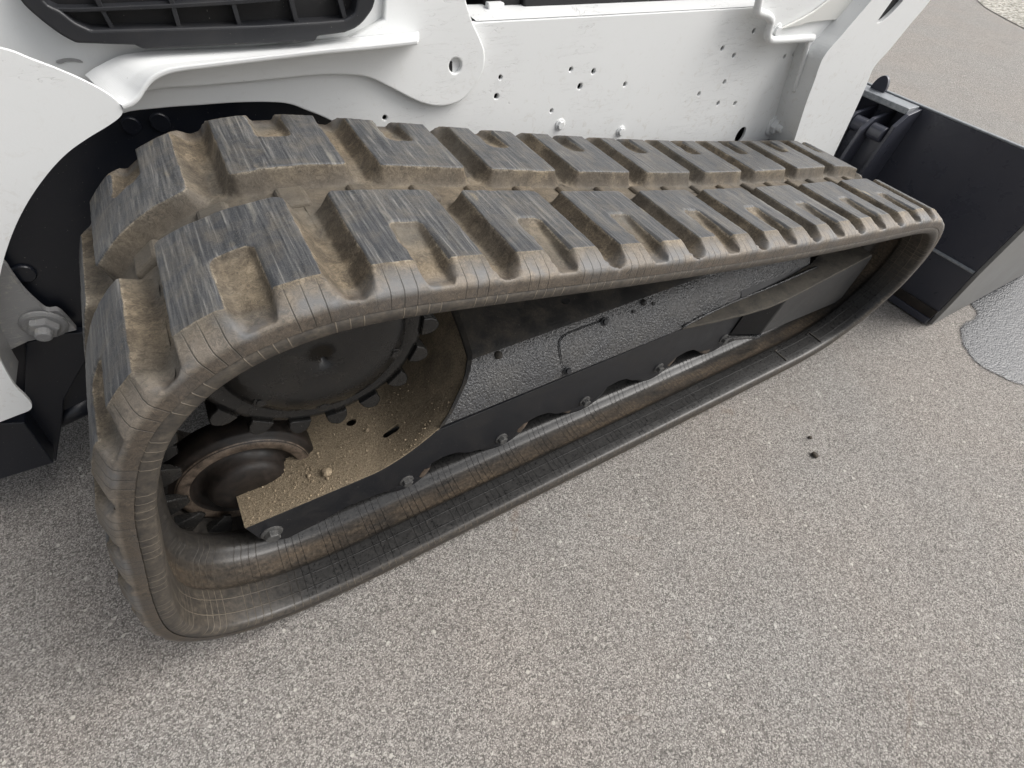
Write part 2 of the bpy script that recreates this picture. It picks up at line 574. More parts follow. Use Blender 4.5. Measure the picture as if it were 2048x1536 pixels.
def mat_water():
    N = NT('wet_asphalt')
    P = N.pos()
    v1 = N.n('TexVoronoi', i_Vector=P, i_Scale=190.0)
    n = N.noise(P, 60, 4, 0.6)
    f = N.noise(P, 300, 3, 0.7)
    c = N.ramp(f, [(0.38, (0.006, 0.007, 0.009)), (0.7, (0.050, 0.054, 0.064))])
    nb = N.bump(N.math('SUBTRACT', N.math('MULTIPLY', n, 0.9), N.math('MULTIPLY', v1.outputs['Distance'], 0.5)), 0.0035, 0.6)
    d = N.n('Attribute', attribute_name='depth').outputs['Fac']
    N.done(c, N.rng(n, 0.35, 0.65, 0.12, 0.30), nb, spec=0.55)
    a = N.rng(N.math('ADD', d, N.math('MULTIPLY', N.math('SUBTRACT', f, 0.5), 1.2)), 0.35, 0.75)
    N.set(N.b.inputs['Alpha'], a)
    return N.m


M = dict(
    tread=mat_tread(), carcass=mat_carcass(), white=mat_white(), whiteshade=mat_white('shaded_white_paint', (0.66, 0.66, 0.63)),
    grey=mat_white('grey_painted_bracket', (0.30, 0.30, 0.30)),
    armgrey=mat_black('dull_black_paint', (0.045, 0.045, 0.045), 0.5, 0.12, 0.3),
    black=mat_black('satin_black_paint', (0.013, 0.014, 0.017), 0.42, 0.08, 0.15),
    navy=mat_black('black_body_paint', (0.007, 0.009, 0.015), 0.35, 0.03, 0.10),
    gloss=mat_black('gloss_black_bucket', (0.046, 0.049, 0.064), 0.30, 0.03, 0.05, 60),
    peel=mat_peel(),
    topdust=mat_black('dusty_black_paint', (0.018, 0.017, 0.016), 0.6, 0.45, 0.5, 190),
    sprocket=mat_black('oily_black_steel', (0.012, 0.012, 0.012), 0.24, 0.10, 0.22, 160),
    plastic=mat_black('black_plastic', (0.012, 0.013, 0.016), 0.5, 0.05, 0.12),
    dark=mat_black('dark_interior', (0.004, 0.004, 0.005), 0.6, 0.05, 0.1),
    dust=mat_dusty_plate(),
    rust=mat_steel('rusty_worn_steel', (0.020, 0.015, 0.012), (0.215, 0.165, 0.125), 0.45, 55, bump=0.4),
    rustdark=mat_steel('dark_rusty_steel', (0.006, 0.0055, 0.005), (0.032, 0.023, 0.018), 0.55, 40, bump=0.5),
    bolt=mat_steel('grey_bolt_steel', (0.055, 0.055, 0.056), (0.12, 0.118, 0.112), 0.42, 120),
    ledge=mat_steel('dust_streaked_black', (0.045, 0.042, 0.038), (0.150, 0.132, 0.105), 0.7, 22, bump=0.2),
    bside=mat_steel('dusty_grey_bucket_side', (0.15, 0.15, 0.147), (0.215, 0.21, 0.20), 0.55, 6, bump=0.1),
    asphalt=mat_asphalt(), gravel=mat_gravel(), water=mat_water(),
    stone=mat_steel('pale_stone', (0.22, 0.17, 0.11), (0.48, 0.39, 0.27), 0.9, 120),
    palestone=mat_steel('pale_grit', (0.40, 0.38, 0.34), (0.62, 0.60, 0.55), 0.9, 200),
    darkstone=mat_steel('dark_stone', (0.02, 0.018, 0.015), (0.10, 0.08, 0.06), 0.8, 120),
    glassy=mat_steel('pale_edge_metal', (0.16, 0.175, 0.19), (0.30, 0.315, 0.33), 0.35, 90),  # pale blue-grey for the bucket's top edge, angle bar and weld
)

# ---------------------------------------------------------------- the ground
bm = bmesh.new()
bmesh.ops.create_grid(bm, x_segments=1, y_segments=1, size=60)
g = tag(obj('asphalt_ground', bm, M['asphalt']), kind='structure')
gv = [atZ(u, v, 0.006) for u, v in smooth_line([(1925, -40), (1960, 5), (1995, 28), (2060, 62), (2160, 110)], 5)]
gl = [(p[0], p[1], 0.006) for p in gv] + [(40, gv[-1][1] - 1, 0.006), (40, 30, 0.006), (gv[0][0], 30, 0.006)]
bm = bm_from(gl, [range(len(gl))])
tag(obj('gravel_verge', bm, M['gravel']), kind='structure')
pw = smooth_line([(1946, 590), (1952, 612), (1962, 622), (1957, 640), (1936, 650), (1929, 668), (1938, 695), (1962, 724), (2000, 745), (2060, 766), (2300, 790), (2300, 380), (2120, 480), (2000, 545)], 6, True)
pl = [atZ(u + random.uniform(-2, 2), v + random.uniform(-1.5, 1.5), 0.004) for u, v in pw]
cen = np.mean(np.array(pl), 0)
bm = bmesh.new()
lay = bm.verts.layers.float.new('depth')
PSIGN = 1.0 if sum(pl[i][0] * pl[(i + 1) % len(pl)][1] - pl[(i + 1) % len(pl)][0] * pl[i][1] for i in range(len(pl))) > 0 else -1.0
inn = [bm.verts.new((p[0], p[1], 0.003)) for p in pl]
rims = []
for k_, dpt in ((1, 0.5), (2, 0.0)):
    ring_ = []
    for i, p in enumerate(pl):
        t_ = pl[(i + 1) % len(pl)] - pl[i - 1]
        nn = np.array([t_[1], -t_[0]]) / (np.hypot(t_[0], t_[1]) + 1e-9)
        nn = nn * PSIGN
        v = bm.verts.new((p[0] + nn[0] * 0.012 * k_, p[1] + nn[1] * 0.012 * k_, 0.003 - 0.0004 * k_))
        v[lay] = dpt
        ring_.append(v)
    rims.append(ring_)
for v in inn:
    v[lay] = 1.0
bm.faces.new(inn)
for a_, b_ in ((inn, rims[0]), (rims[0], rims[1])):
    for i in range(len(a_)):
        j_ = (i + 1) % len(a_)
        bm.faces.new((a_[i], a_[j_], b_[j_], b_[i]))
tag(obj('puddle', bm, M['water']), kind='structure')

# ================================================================ THE LOADER
loader = empty('compact_track_loader', (0.6, 0.6, 0))
tag(loader, 'white and black compact track loader with worn dusty rubber track', 'track loader')
loader.location = (0, 0, 0)

# ---------------------------------------------------------------- track path (outer edge line, X and Z)
CP = [(0.0, 0.725), (0.074, 0.718), (0.175, 0.698), (0.30, 0.672), (0.459, 0.639), (0.693, 0.594), (0.911, 0.556), (1.10, 0.527), (1.276, 0.502), (1.40, 0.483),
      (1.49, 0.456), (1.553, 0.405), (1.587, 0.327), (1.585, 0.25), (1.562, 0.178), (1.515, 0.112), (1.44, 0.062), (1.34, 0.040), (1.2, 0.036), (1.0, 0.035), (0.7, 0.034),
      (0.4, 0.034), (0.1, 0.034), (-0.06, 0.036), (-0.15, 0.045), (-0.225, 0.066), (-0.29, 0.106), (-0.325, 0.16), (-0.335, 0.222), (-0.325, 0.288),
      (-0.303, 0.366), (-0.278, 0.441), (-0.25, 0.525), (-0.222, 0.588), (-0.187, 0.645), (-0.132, 0.692), (-0.07, 0.717)]
d = np.array(smooth_line(CP, 30, True))
seg = np.linalg.norm(np.roll(d, -1, 0) - d, axis=1)
cum = np.r_[0, np.cumsum(seg)]
LEN = cum[-1]
MS = 1440
ss = np.arange(MS) * LEN / MS
dd = np.vstack([d, d[:1]])
loop = np.c_[np.interp(ss, cum, dd[:, 0]), np.interp(ss, cum, dd[:, 1])]
k = np.exp(-0.5 * (np.arange(-30, 31) / 7.0) ** 2)
k /= k.sum()
loop = np.c_[tuple(np.convolve(np.r_[loop[-30:, j], loop[:, j], loop[:30, j]], k, 'valid') for j in (0, 1))]
tan = np.roll(loop, -1, 0) - np.roll(loop, 1, 0)
tan /= np.linalg.norm(tan, axis=1)[:, None]
NP = int(round(LEN / PITCH))
P_ = LEN / NP
itop = [i for i in range(MS) if loop[i, 1] > 0.5 and 0.1 < loop[i, 0] < 0.4]
S1 = ss[min(itop, key=lambda i: abs(loop[i, 0] - 0.2295))]


def belt(s, y, n):
    """Belt coordinates (along, across, out) -> world, arrays allowed."""
    f = (np.asarray(s) % LEN) / LEN * MS
    i0 = np.floor(f).astype(int) % MS
    t = (f - np.floor(f))
    i1 = (i0 + 1) % MS
    px = loop[i0] * (1 - t)[..., None] + loop[i1] * t[..., None]
    tg = tan[i0] * (1 - t)[..., None] + tan[i1] * t[..., None]
    tg /= np.linalg.norm(tg, axis=-1)[..., None]
    X = px[..., 0] - tg[..., 1] * n
    Z = px[..., 1] + tg[..., 0] * n
    off = 0.010 * np.clip((0.25 - px[..., 1]) / 0.2, 0, 1)
    return np.stack([X, y + off + 0 * X, Z], -1)


def grid_mesh(name, Pw, uv=None, attrs=None, closed_u=False, closed_v=False):
    nu, nv = Pw.shape[:2]
    me = bpy.data.meshes.new(name)
    au = nu if closed_u else nu - 1
    av = nv if closed_v else nv - 1
    I, J = np.meshgrid(np.arange(au), np.arange(av), indexing='ij')
    I2, J2 = (I + 1) % nu, (J + 1) % nv
    F = np.stack([I * nv + J, I2 * nv + J, I2 * nv + J2, I * nv + J2], -1).reshape(-1, 4)
    me.vertices.add(nu * nv)
    me.vertices.foreach_set('co', Pw.reshape(-1).astype(np.float32))
    me.loops.add(len(F) * 4)
    me.loops.foreach_set('vertex_index', F.reshape(-1).astype(np.int32))
    me.polygons.add(len(F))
    me.polygons.foreach_set('loop_start', (np.arange(len(F)) * 4).astype(np.int32))
    me.polygons.foreach_set('loop_total', np.full(len(F), 4, np.int32))
    me.update(calc_edges=True)
    me.polygons.foreach_set('use_smooth', np.ones(len(F), bool))
    if uv is not None:
        U = me.uv_layers.new(name='sy')
        if uv.shape[0] != nu:
            uvl = np.stack([uv[I, J], uv[I + 1, J], uv[I + 1, J + 1], uv[I, J + 1]], 2).reshape(-1, 2) if uv.shape[1] != nv else np.stack([uv[I, J], uv[I + 1, J], uv[I + 1, J2], uv[I, J2]], 2).reshape(-1, 2)
        else:
            uvl = np.stack([uv[I, J], uv[I2, J], uv[I2, J2], uv[I, J2]], 2).reshape(-1, 2)
        U.data.foreach_set('uv', uvl.reshape(-1).astype(np.float32))
    for nme, a in (attrs or {}).items():
        at = me.attributes.new(nme, 'FLOAT', 'POINT')
        at.data.foreach_set('value', a.reshape(-1).astype(np.float32))
    me.validate()
    return me


# belt carcass: swept section
half = [(0.225, 0.000), (0.06, 0.000), (0.02, -0.001), (0.008, -0.0010), (0.0015, -0.0012), (0.0018, -0.0022), (0.0002, -0.0032), (0.0004, -0.012), (0.0025, -0.0180), (0.0055, -0.0208), (0.009, -0.0218), (0.030, -0.0230), (0.055, -0.0228), (0.0700, -0.0218), (0.0735, -0.0208),
        (0.0775, -0.0165), (0.081, -0.0145), (0.088, -0.0132), (0.110, -0.0125), (0.126, -0.0140), (0.134, -0.0175), (0.141, -0.0245), (0.147, -0.0290), (0.155, -0.0312), (0.166, -0.0315), (0.176, -0.0298), (0.182, -0.026), (0.188, -0.0195), (0.194, -0.018), (0.225, -0.018)]
sec = half + [(0.45 - y, n) for y, n in reversed(half[1:-1])]
sec = np.array(sec)
NS = 480
su = np.arange(NS) * LEN / NS
SS, YY = np.meshgrid(su, sec[:, 0], indexing='ij')
NN = np.broadcast_to(sec[:, 1], SS.shape)
sue = np.arange(NS + 1) * LEN / NS
UV = np.stack(np.meshgrid(sue - S1 + LEN, sec[:, 0], indexing='ij'), -1)
track = obj('rubber_track', grid_mesh('rubber_track', belt(SS, YY, NN), UV, None, True, True), M['carcass'], loader)
track['label'] = 'wide dusty black rubber crawler track with blocky lugs'

# tread lugs: a relief h(a, y) over one pitch, bent round the belt
H = 0.031
LW = 0.127


def sd_box(a, y, a0, a1, y0, y1, r):
    ca, cy, ha, hy = (a0 + a1) / 2, (y0 + y1) / 2, (a1 - a0) / 2 - r, (y1 - y0) / 2 - r
    qa, qy = np.abs(a - ca) - ha, np.abs(y - cy) - hy
    return np.hypot(np.maximum(qa, 0), np.maximum(qy, 0)) + np.minimum(np.maximum(qa, qy), 0) - r


def vnoise(x, y, seed):
    def hsh(i, j):
        q = np.sin(i * 127.1 + j * 311.7 + seed * 74.7) * 43758.5453
        return q - np.floor(q)
    xi, yi = np.floor(x), np.floor(y)
    fx, fy = x - xi, y - yi
    fx, fy = fx * fx * (3 - 2 * fx), fy * fy * (3 - 2 * fy)
    return (hsh(xi, yi) * (1 - fx) + hsh(xi + 1, yi) * fx) * (1 - fy) + (hsh(xi, yi + 1) * (1 - fx) + hsh(xi + 1, yi + 1) * fx) * fy


def relief(a, y, nd, seed, rise):
    """a along the belt from the lug's edge, y in from the belt's edge; returns height and worn-top mask."""
    jit = 0.0016 * (vnoise(a * 90, y * 90, seed) - 0.5)
    d_ = sd_box(a, y, 0, LW, -0.1, 0.189, 0.006) + jit
    wall = np.where(y > 0.186, 0.014, 0.0195)
    t = np.clip(1 - d_ / wall, 0, 1)
    m1 = np.where(t < 0.92, (t / 0.92) ** 1.75 * 0.94, 0.94 + (t - 0.92) / 0.08 * 0.06)
    floor = 0.0080 + 0.0022 * (vnoise(a * 45, y * 45, seed + 3) - 0.5) + rise * 0.0095 * np.clip(1 - y / 0.024, 0, 1) ** 1.5 - 0.002 * np.clip((y - 0.15) / 0.03, 0, 1)
    h = floor + (H - floor) * m1
    # notch from the outer edge
    yn = nd
    d2 = sd_box(a, y, 0.051, 0.077, -0.1, yn - 0.003, 0.004) - jit
    t2 = np.clip(1 - d2 / 0.0085, 0, 1)
    m2 = np.where(t2 < 0.9, (t2 / 0.9) ** 0.75 * 0.96, 0.96 + (t2 - 0.9) / 0.1 * 0.04)
    nf = 0.0105 + 0.0140 * np.clip(y / yn, 0, 1) ** 1.3 + rise * 0.0075 * np.clip(1 - y / 0.024, 0, 1) ** 1.5
    h = np.minimum(h, H + (nf - H) * m2)
    # shoulder down to the edge line
    ys = np.array([-0.001, 0.0, 0.0016, 0.0045, 0.010, 0.020, 0.030, 0.036, 0.05, 1])
    hsd = np.array([-0.001, 0.004, 0.0115, 0.0175, 0.0212, 0.0250, 0.0288, H + 0.0003, H + 0.01, H + 0.02])
    env = np.interp(y, ys, hsd)
    h2 = np.minimum(h, env)
    worn = np.clip((t - 0.88) / 0.12, 0, 1) * np.clip(1 - t2 * 4, 0, 1) * np.clip((y - 0.0335) / 0.004, 0, 1)
    h2 = np.where(y <= 0.0005, -0.0012, h2)
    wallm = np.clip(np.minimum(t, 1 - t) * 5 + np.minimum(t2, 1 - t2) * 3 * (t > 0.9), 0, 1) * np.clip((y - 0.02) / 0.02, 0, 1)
    leg = np.clip(t * 3 - 2, 0, 1) * np.clip(1 - t2 * 2.5, 0, 1)
    return h2 - 0.0006 * vnoise(a * 200, y * 200, seed + 9), worn, wallm, leg


def knots(lo, hi, feats, step):
    ks = set(np.round(np.arange(lo, hi + 1e-9, step), 6)) | {lo, hi}
    for f in feats:
        for e in (-0.0035, -0.0017, 0, 0.0012, 0.0024):
            if lo < f + e < hi:
                ks.add(round(f + e, 6))
    ks = sorted(ks)
    out = [ks[0]]
    for q in ks[1:]:
        if q - out[-1] > 0.0009:
            out.append(q)
    out[-1] = hi
    return np.array(out)


gap2 = (P_ - LW) / 2
ka = knots(-gap2, P_ - gap2, [0, LW, 0.047, 0.080, -0.0175, LW + 0.0175], 0.0048)
ky = knots(0.0004, 0.225, [0.0, 0.0045, 0.010, 0.036, 0.189, 0.202, 0.110], 0.005)
A, Yg = np.meshgrid(ka, ky, indexing='ij')
for row, off, nd in ((0, 0.0, 0.112), (1, 0.0906, 0.100)):
    for i in range(NP):
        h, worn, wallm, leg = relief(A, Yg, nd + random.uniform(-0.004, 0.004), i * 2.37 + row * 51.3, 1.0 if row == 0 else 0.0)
        s = S1 + (i - 1) * P_ + off + A
        y = Yg if row == 0 else 0.45 - Yg
        Pw = belt(s, y, h)
        if row == 1:
            Pw = Pw[::-1]
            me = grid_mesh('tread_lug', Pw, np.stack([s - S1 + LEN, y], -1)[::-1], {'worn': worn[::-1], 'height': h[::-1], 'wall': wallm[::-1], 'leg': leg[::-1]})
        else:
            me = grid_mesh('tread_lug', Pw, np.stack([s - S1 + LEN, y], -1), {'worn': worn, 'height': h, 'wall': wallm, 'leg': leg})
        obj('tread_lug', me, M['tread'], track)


def belt_block(name, s0, s1, y0, y1, n0, n1, taper, mat, parent, bev=0.002):
    vs = []
    for n, tp in ((n0, 0.0), (n1, taper)):
        for s, y in ((s0 + tp, y0 + tp), (s1 - tp, y0 + tp), (s1 - tp, y1 - tp), (s0 + tp, y1 - tp)):
            vs.append(belt(np.array([s]), np.array([y]), np.array([n]))[0])
    bm = bm_from(vs, [(0, 1, 2, 3), (4, 5, 6, 7), (0, 1, 5, 4), (1, 2, 6, 5), (2, 3, 7, 6), (3, 0, 4, 7)])
    return obj(name, bm, mat, parent, bevel=bev)


# low pads down the centre channel, and the steel guide horns inside
for i in range(2 * NP):
    s = S1 + i * P_ / 2
    o = belt_block('centre_pad', s - 0.052, s - 0.012, 0.202, 0.248, 0.003, 0.0125, 0.004, M['tread'], track, 0.004)
    me = o.data
    U = me.uv_layers.new(name='sy')
    for j, lp in enumerate(me.loops):
        U.data[j].uv = (i * 0.086 + 0.01 * j, 0.215)
for i in range(2 * NP):
    s = S1 + i * P_ / 2 + 0.02
    for y0, y1 in ((0.191, 0.212), (0.238, 0.259)):
        vs = []
        for n, ta, tb in ((-0.017, 0.0, 0.0), (-0.042, 0.007, 0.004), (-0.058, 0.016, 0.008)):
            for q, y in ((s - 0.026 + ta, y0 + tb), (s + 0.026 - ta, y0 + tb), (s + 0.026 - ta, y1 - tb), (s - 0.026 + ta, y1 - tb)):
                vs.append(belt(np.array([q]), np.array([y]), np.array([n]))[0])
        F = [(8, 9, 10, 11), (0, 1, 2, 3)]
        for b in (0, 4):
            F += [(b, b + 1, b + 5, b + 4), (b + 1, b + 2, b + 6, b + 5), (b + 2, b + 3, b + 7, b + 6), (b + 3, b, b + 4, b + 7)]
        obj('guide_horn', bm_from(vs, F), M['sprocket'], track, bevel=0.002)

# embossed frame of a worn maker's plate on the lower run
sl_ = [i for i in range(MS) if loop[i, 1] < 0.05 and loop[i, 0] > 1]
for X0, sg in ((1.235, 1), (1.395, -1)):
    s = ss[min(sl_, key=lambda i: abs(loop[i, 0] - X0))]
    belt_block('embossed_bracket', s - 0.002, s + 0.002, 0.014, 0.060, -0.0222, -0.0255, 0.0006, M['carcass'], track, 0)
    belt_block('embossed_bracket', s - 0.012 if sg > 0 else s, s if sg > 0 else s + 0.012, 0.057, 0.060, -0.0222, -0.0255, 0.0006, M['carcass'], track, 0)

# ---------------------------------------------------------------- drive sprocket
XS, ZS, YS, RS = 0.0, 0.5144, 0.2038, 0.2006
sp = obj('drive_sprocket', lathe([(0.132, 0.216), (0.136, 0.209), (0.142, 0.206), (0.146, 0.2075), (0.150, 0.203), (0.160, 0.2005), (0.170, 0.2015), (0.1765, 0.206), (0.178, 0.214), (0.178, 0.250), (0.13, 0.255), (0.12, 0.23)], XS, ZS, 96), M['sprocket'], loader, smooth=True)
cv = obj('hub_cover', lathe([(0.0, 0.172), (0.0042, 0.172), (0.0045, 0.163), (0.05, 0.1635), (0.085, 0.167), (0.112, 0.174), (0.130, 0.183), (0.139, 0.191), (0.142, 0.199), (0.136, 0.209)], XS, ZS, 96), M['sprocket'], sp, smooth=True)
for ang, rr in ((-1.75, 0.121), (-0.45, 0.123), (-2.6, 0.119)):
    x, z = XS + rr * math.cos(ang), ZS + rr * math.sin(ang)
    hexbolt('cover_bolt', (x, 0.1782, z), (0, -1, 0), 0.0075, M['sprocket'], sp, h=0.004, flange=True)
NT_ = 18
for i in range(NT_):
    th = -2.6716 + 0.358 * 3.5 + (i - 3.5) * 2 * math.pi / NT_
    c, s_ = math.cos(th), math.sin(th)
    prof = []
    for a, r in ((-0.0185, 0.172), (-0.0170, 0.188), (-0.0125, 0.197), (-0.005, 0.2025), (0.005, 0.2025), (0.0125, 0.197), (0.0170, 0.188), (0.0185, 0.172)):
        prof.append((XS + r * c - a * s_, 0.1995, ZS + r * s_ + a * c))
    obj('tooth', solid([(q[0], 0.1955, q[2]) for q in prof], (0, 0.05, 0)), M['sprocket'], sp, bevel=0.004, seg=3)

# ---------------------------------------------------------------- rear idler, road rollers, front idler
XI, ZI = -0.190, 0.196
idl = obj('rear_idler', lathe([(0.0, 0.205), (0.030, 0.205), (0.045, 0.208), (0.058, 0.212), (0.064, 0.217), (0.067, 0.226), (0.070, 0.241), (0.077, 0.246), (0.085, 0.245), (0.090, 0.238), (0.094, 0.232), (0.106, 0.2295), (0.113, 0.2305), (0.116, 0.235), (0.119, 0.2385), (0.125, 0.2405), (0.1275, 0.245), (0.128, 0.285), (0.0, 0.285)], XI, ZI, 80), M['rustdark'], loader, smooth=True)
obj('worn_rim', lathe([(0.0935, 0.2316), (0.098, 0.2300), (0.106, 0.2288), (0.1125, 0.2298), (0.1155, 0.2342)], XI, ZI, 80), M['rust'], idl, smooth=True)
obj('front_idler', lathe([(0.0, 0.17), (0.06, 0.17), (0.08, 0.19), (0.14, 0.195), (0.165, 0.18), (0.17, 0.19), (0.17, 0.26), (0.14, 0.255), (0.0, 0.27)], 1.38, 0.262, 64), M['rustdark'], loader, smooth=True)
X0, SP, ZR = 0.0777, 0.2386, 0.1465
for i in range(5):
    x = X0 + i * SP + 0.004
    RR = 0.066 if i == 0 else 0.078
    zr = 0.0675 + RR
    f_ = RR / 0.078
    r = obj('road_roller', lathe([(0.0, 0.152), (0.048 * f_, 0.152), (0.054 * f_, 0.1465), (0.062 * f_, 0.1452), (0.0715 * f_, 0.1455), (0.0755 * f_, 0.148), (0.0775 * f_, 0.152), (RR, 0.160), (0.0775 * f_, 0.172), (0.060 * f_, 0.20), (0.0, 0.20)], x, zr, 56), M['black'], loader, smooth=True)
    a0, a1 = ((-0.85, -0.30), (-0.75, -0.25), (math.pi + 0.15, math.pi + 0.95), (-0.7, -0.2), (math.pi + 0.1, math.pi + 1.25))[i]
    bm = bmesh.new()                                        # bare rusty arc on the flange
    rows = []
    for q in range(13):
        a = a0 + (a1 - a0) * q / 12
        sh = 0.004 * math.sin(math.pi * q / 12)
        rows.append([bm.verts.new((x + rr * f_ * math.cos(a), yy, zr + rr * f_ * math.sin(a))) for rr, yy in ((0.0585 - sh, 0.1456), (0.062, 0.1445), (0.0717, 0.1448), (0.0760, 0.1474), (0.0781, 0.1516), (0.0786, 0.160))])
    for q in range(12):
        for jj in range(5):
            bm.faces.new((rows[q][jj], rows[q + 1][jj], rows[q + 1][jj + 1], rows[q][jj + 1]))
    obj('worn_band', bm, M['rust'], r, smooth=True)

# ---------------------------------------------------------------- track frame: rail, sloped face, top
YR = 0.137


def rail_bottom(x):
    u = ((x - X0) / SP)
    if u < 0:
        return float(np.interp(u, [-1.2, -0.8, -0.5, -0.25, 0], [0.097, 0.103, 0.120, 0.114, 0.107]))
    f = u % 1.0
    return float(np.interp(f, [0, 0.06, 0.13, 0.24, 0.40, 0.52, 0.64, 0.82, 1.0], [0.107, 0.108, 0.118, 0.142, 0.150, 0.144, 0.122, 0.109, 0.107]))


def rail_top(x):
    return float(np.interp(x, [-0.3, 0.02, 0.07, 0.12, 0.166, 0.2, 2], [0.2, 0.201, 0.214, 0.240, 0.262, 0.265, 0.265]))


prof = [(0.137, 0.265), (0.1385, 0.2700), (0.1445, 0.2860), (0.1550, 0.3085), (0.1680, 0.3300), (0.1800, 0.3445), (0.1890, 0.3530), (0.1945, 0.3575), (0.202, 0.3620), (0.24, 0.3755), (0.315, 0.398), (0.43, 0.425)]
e0 = [0.168, 0.171, 0.19, 0.21, 0.232, 0.245, 0.252, 0.256, 0.261, 0.268, 0.278, 0.285]


def plate_z(x, y):
    zt = np.interp(y, [p[0] for p in prof], [p[1] for p in prof])
    xe = np.interp(y, [p[0] for p in prof], e0)
    xb = 0.015 + 0.45 * (y - 0.137)
    t = np.clip((x - xb) / (xe - xb), 0, 1)
    return 0.2005 + (zt - 0.2005) * (0.35 * t * t + 0.65 * t ** 1.6)


xs_ = np.unique(np.r_[np.linspace(-0.213, 1.13, 120)])
lo = [(x, YR, rail_bottom(x)) for x in xs_ if x > -0.14]
lo = [(-0.206, YR, 0.145), (-0.192, YR, 0.112), (-0.165, YR, 0.098)] + lo
hi_ = [(x, YR, float(plate_z(x, 0.1375)) - 0.004) for x in xs_ if x <= 0.165] + [(1.13, YR, 0.265)]
frame = obj('track_frame', solid(lo + hi_[::-1], (0, 0.007, 0)), M['black'], loader, bevel=0.0015)
frame['label'] = 'black painted track frame rail with a row of roller bolts'


SLP = np.array([(0.137, 0.265), (0.1445, 0.2860), (0.1550, 0.3085), (0.1680, 0.3300), (0.1800, 0.3445), (0.192, 0.3555)])


def slope(X, q, out=0.0):
    """Point on the frame's sloped face, q 0 at the fold, 1 at the upper bend."""
    ts = np.linspace(0, 1, len(SLP))
    f = lambda t: np.array([np.interp(t, ts, SLP[:, 0]), np.interp(t, ts, SLP[:, 1])])
    p = f(min(q, 1.0))
    d_ = f(min(q + 0.05, 1.0)) - f(max(min(q, 1.0) - 0.05, 0))
    nrm = np.array([-d_[1], d_[0]]) / np.linalg.norm(d_)
    p = p + nrm * out
    if q > 1:
        p = p + (q - 1) * np.array([0.05, 0.06])
    return (X, p[0], p[1])


nx = 40
G = np.zeros((nx + 1, len(prof), 3))
for j, (y, z) in enumerate(prof):
    for i in range(nx + 1):
        x = e0[j] + (1.30 - e0[j]) * i / nx
        rise = 0.012 * max(0, (x - 0.75) / 0.5) if j > 7 else 0
        G[i, j] = (x, y, z + rise)
obj('sloped_face', grid_mesh('sloped_face', G[:, :8]), M['peel'], frame)
obj('top_plate', grid_mesh('top_plate', G[:, 7:]), M['topdust'], frame)
# end plate of the box, a thin edge standing a little proud
endl = [(e0[j] - 0.004, prof[j][0] - 0.003, prof[j][1] + 0.002) for j in range(len(prof))]
bmE = bmesh.new()
r0 = [bmE.verts.new(p) for p in endl]
r1 = [bmE.verts.new((p[0] + 0.010, p[1] - 0.001, p[2] + 0.004)) for p in endl]
r2 = [bmE.verts.new((p[0] + 0.010, p[1] + 0.02, p[2] - 0.03)) for p in endl]
r3 = [bmE.verts.new((p[0], p[1] + 0.02, p[2] - 0.03)) for p in endl]
for ra, rb in ((r0, r1), (r1, r2), (r3, r0)):
    for i in range(len(ra) - 1):
        bmE.faces.new((ra[i], ra[i + 1], rb[i + 1], rb[i]))
obj('box_end_plate', bmE, M['topdust'], frame)

# the flat dust-covered plate behind the rail with its hole, slot and wheel cut-out
nu, nv = 60, 34


def on_plate(u, v):
    p = atZ(u, v, 0.2005)
    for _ in range(6):
        p = atZ(u, v, float(plate_z(p[0], p[1])))
    return (p[0], p[1], float(plate_z(p[0], p[1])) + 0.0004)


cut = smooth_line([(-0.2145, 0.2135), (-0.196, 0.226), (-0.170, 0.238), (-0.140, 0.247), (-0.112, 0.252), (-0.088, 0.258), (-0.072, 0.268), (-0.066, 0.282), (-0.068, 0.298), (-0.060, 0.33), (-0.04, 0.40)], 4)
outl = [(-0.213, 0.1375)] + [(x, 0.1375) for x in np.linspace(-0.2, 0.160, 26)] + [(np.interp(y, [p[0] for p in prof], e0) - 0.004, y) for y in np.linspace(0.139, 0.425, 30)] + [(x, 0.427) for x in np.linspace(0.26, -0.03, 14)] + [tuple(p) for p in cut[::-1]]


def slot_ring(px_, py_, hl, r, n=8):
    out = []
    for sgn in (1, -1):
        for q in range(n + 1):
            a = -math.pi / 2 + math.pi * q / n
            out.append((px_ + sgn * (hl + r * math.cos(a)), py_ + sgn * r * math.sin(a)))
    return out


p1 = on_plate(782, 862)
p2 = on_plate(702, 844)
holes2 = [slot_ring(p1[0], p1[1], 0.010, 0.0090), slot_ring(p2[0], p2[1], 0.0004, 0.0105)]


def inside(pt, poly):
    c = False
    n = len(poly)
    for i in range(n):
        (xa, ya), (xb, yb) = poly[i][:2], poly[(i + 1) % n][:2]
        if (ya > pt[1]) != (yb > pt[1]) and pt[0] < (xb - xa) * (pt[1] - ya) / (yb - ya) + xa:
            c = not c
    return c


bm = bmesh.new()
edges = []
for lp in [outl] + holes2:
    vs = [bm.verts.new((x, y, 0)) for x, y in lp]
    edges += [bm.edges.new((vs[i], vs[(i + 1) % len(vs)])) for i in range(len(vs))]
r = bmesh.ops.triangle_fill(bm, use_beauty=True, use_dissolve=False, edges=edges)
for _ in range(3):
    bmesh.ops.subdivide_edges(bm, edges=[e for e in bm.edges if e.calc_length() > 0.016], cuts=1, use_grid_fill=False)
    bmesh.ops.triangulate(bm, faces=bm.faces)
for v in bm.verts:
    v.co.z = float(plate_z(v.co.x, v.co.y)) + 0.0012 * (vnoise(np.array(v.co.x * 60), np.array(v.co.y * 60), 3) - 0.5)
ext = bmesh.ops.extrude_face_region(bm, geom=list(bm.faces))
for v in [q for q in ext['geom'] if isinstance(q, bmesh.types.BMVert)]:
    v.co.z -= 0.008
obj('dusty_plate', bm, M['dust'], frame)
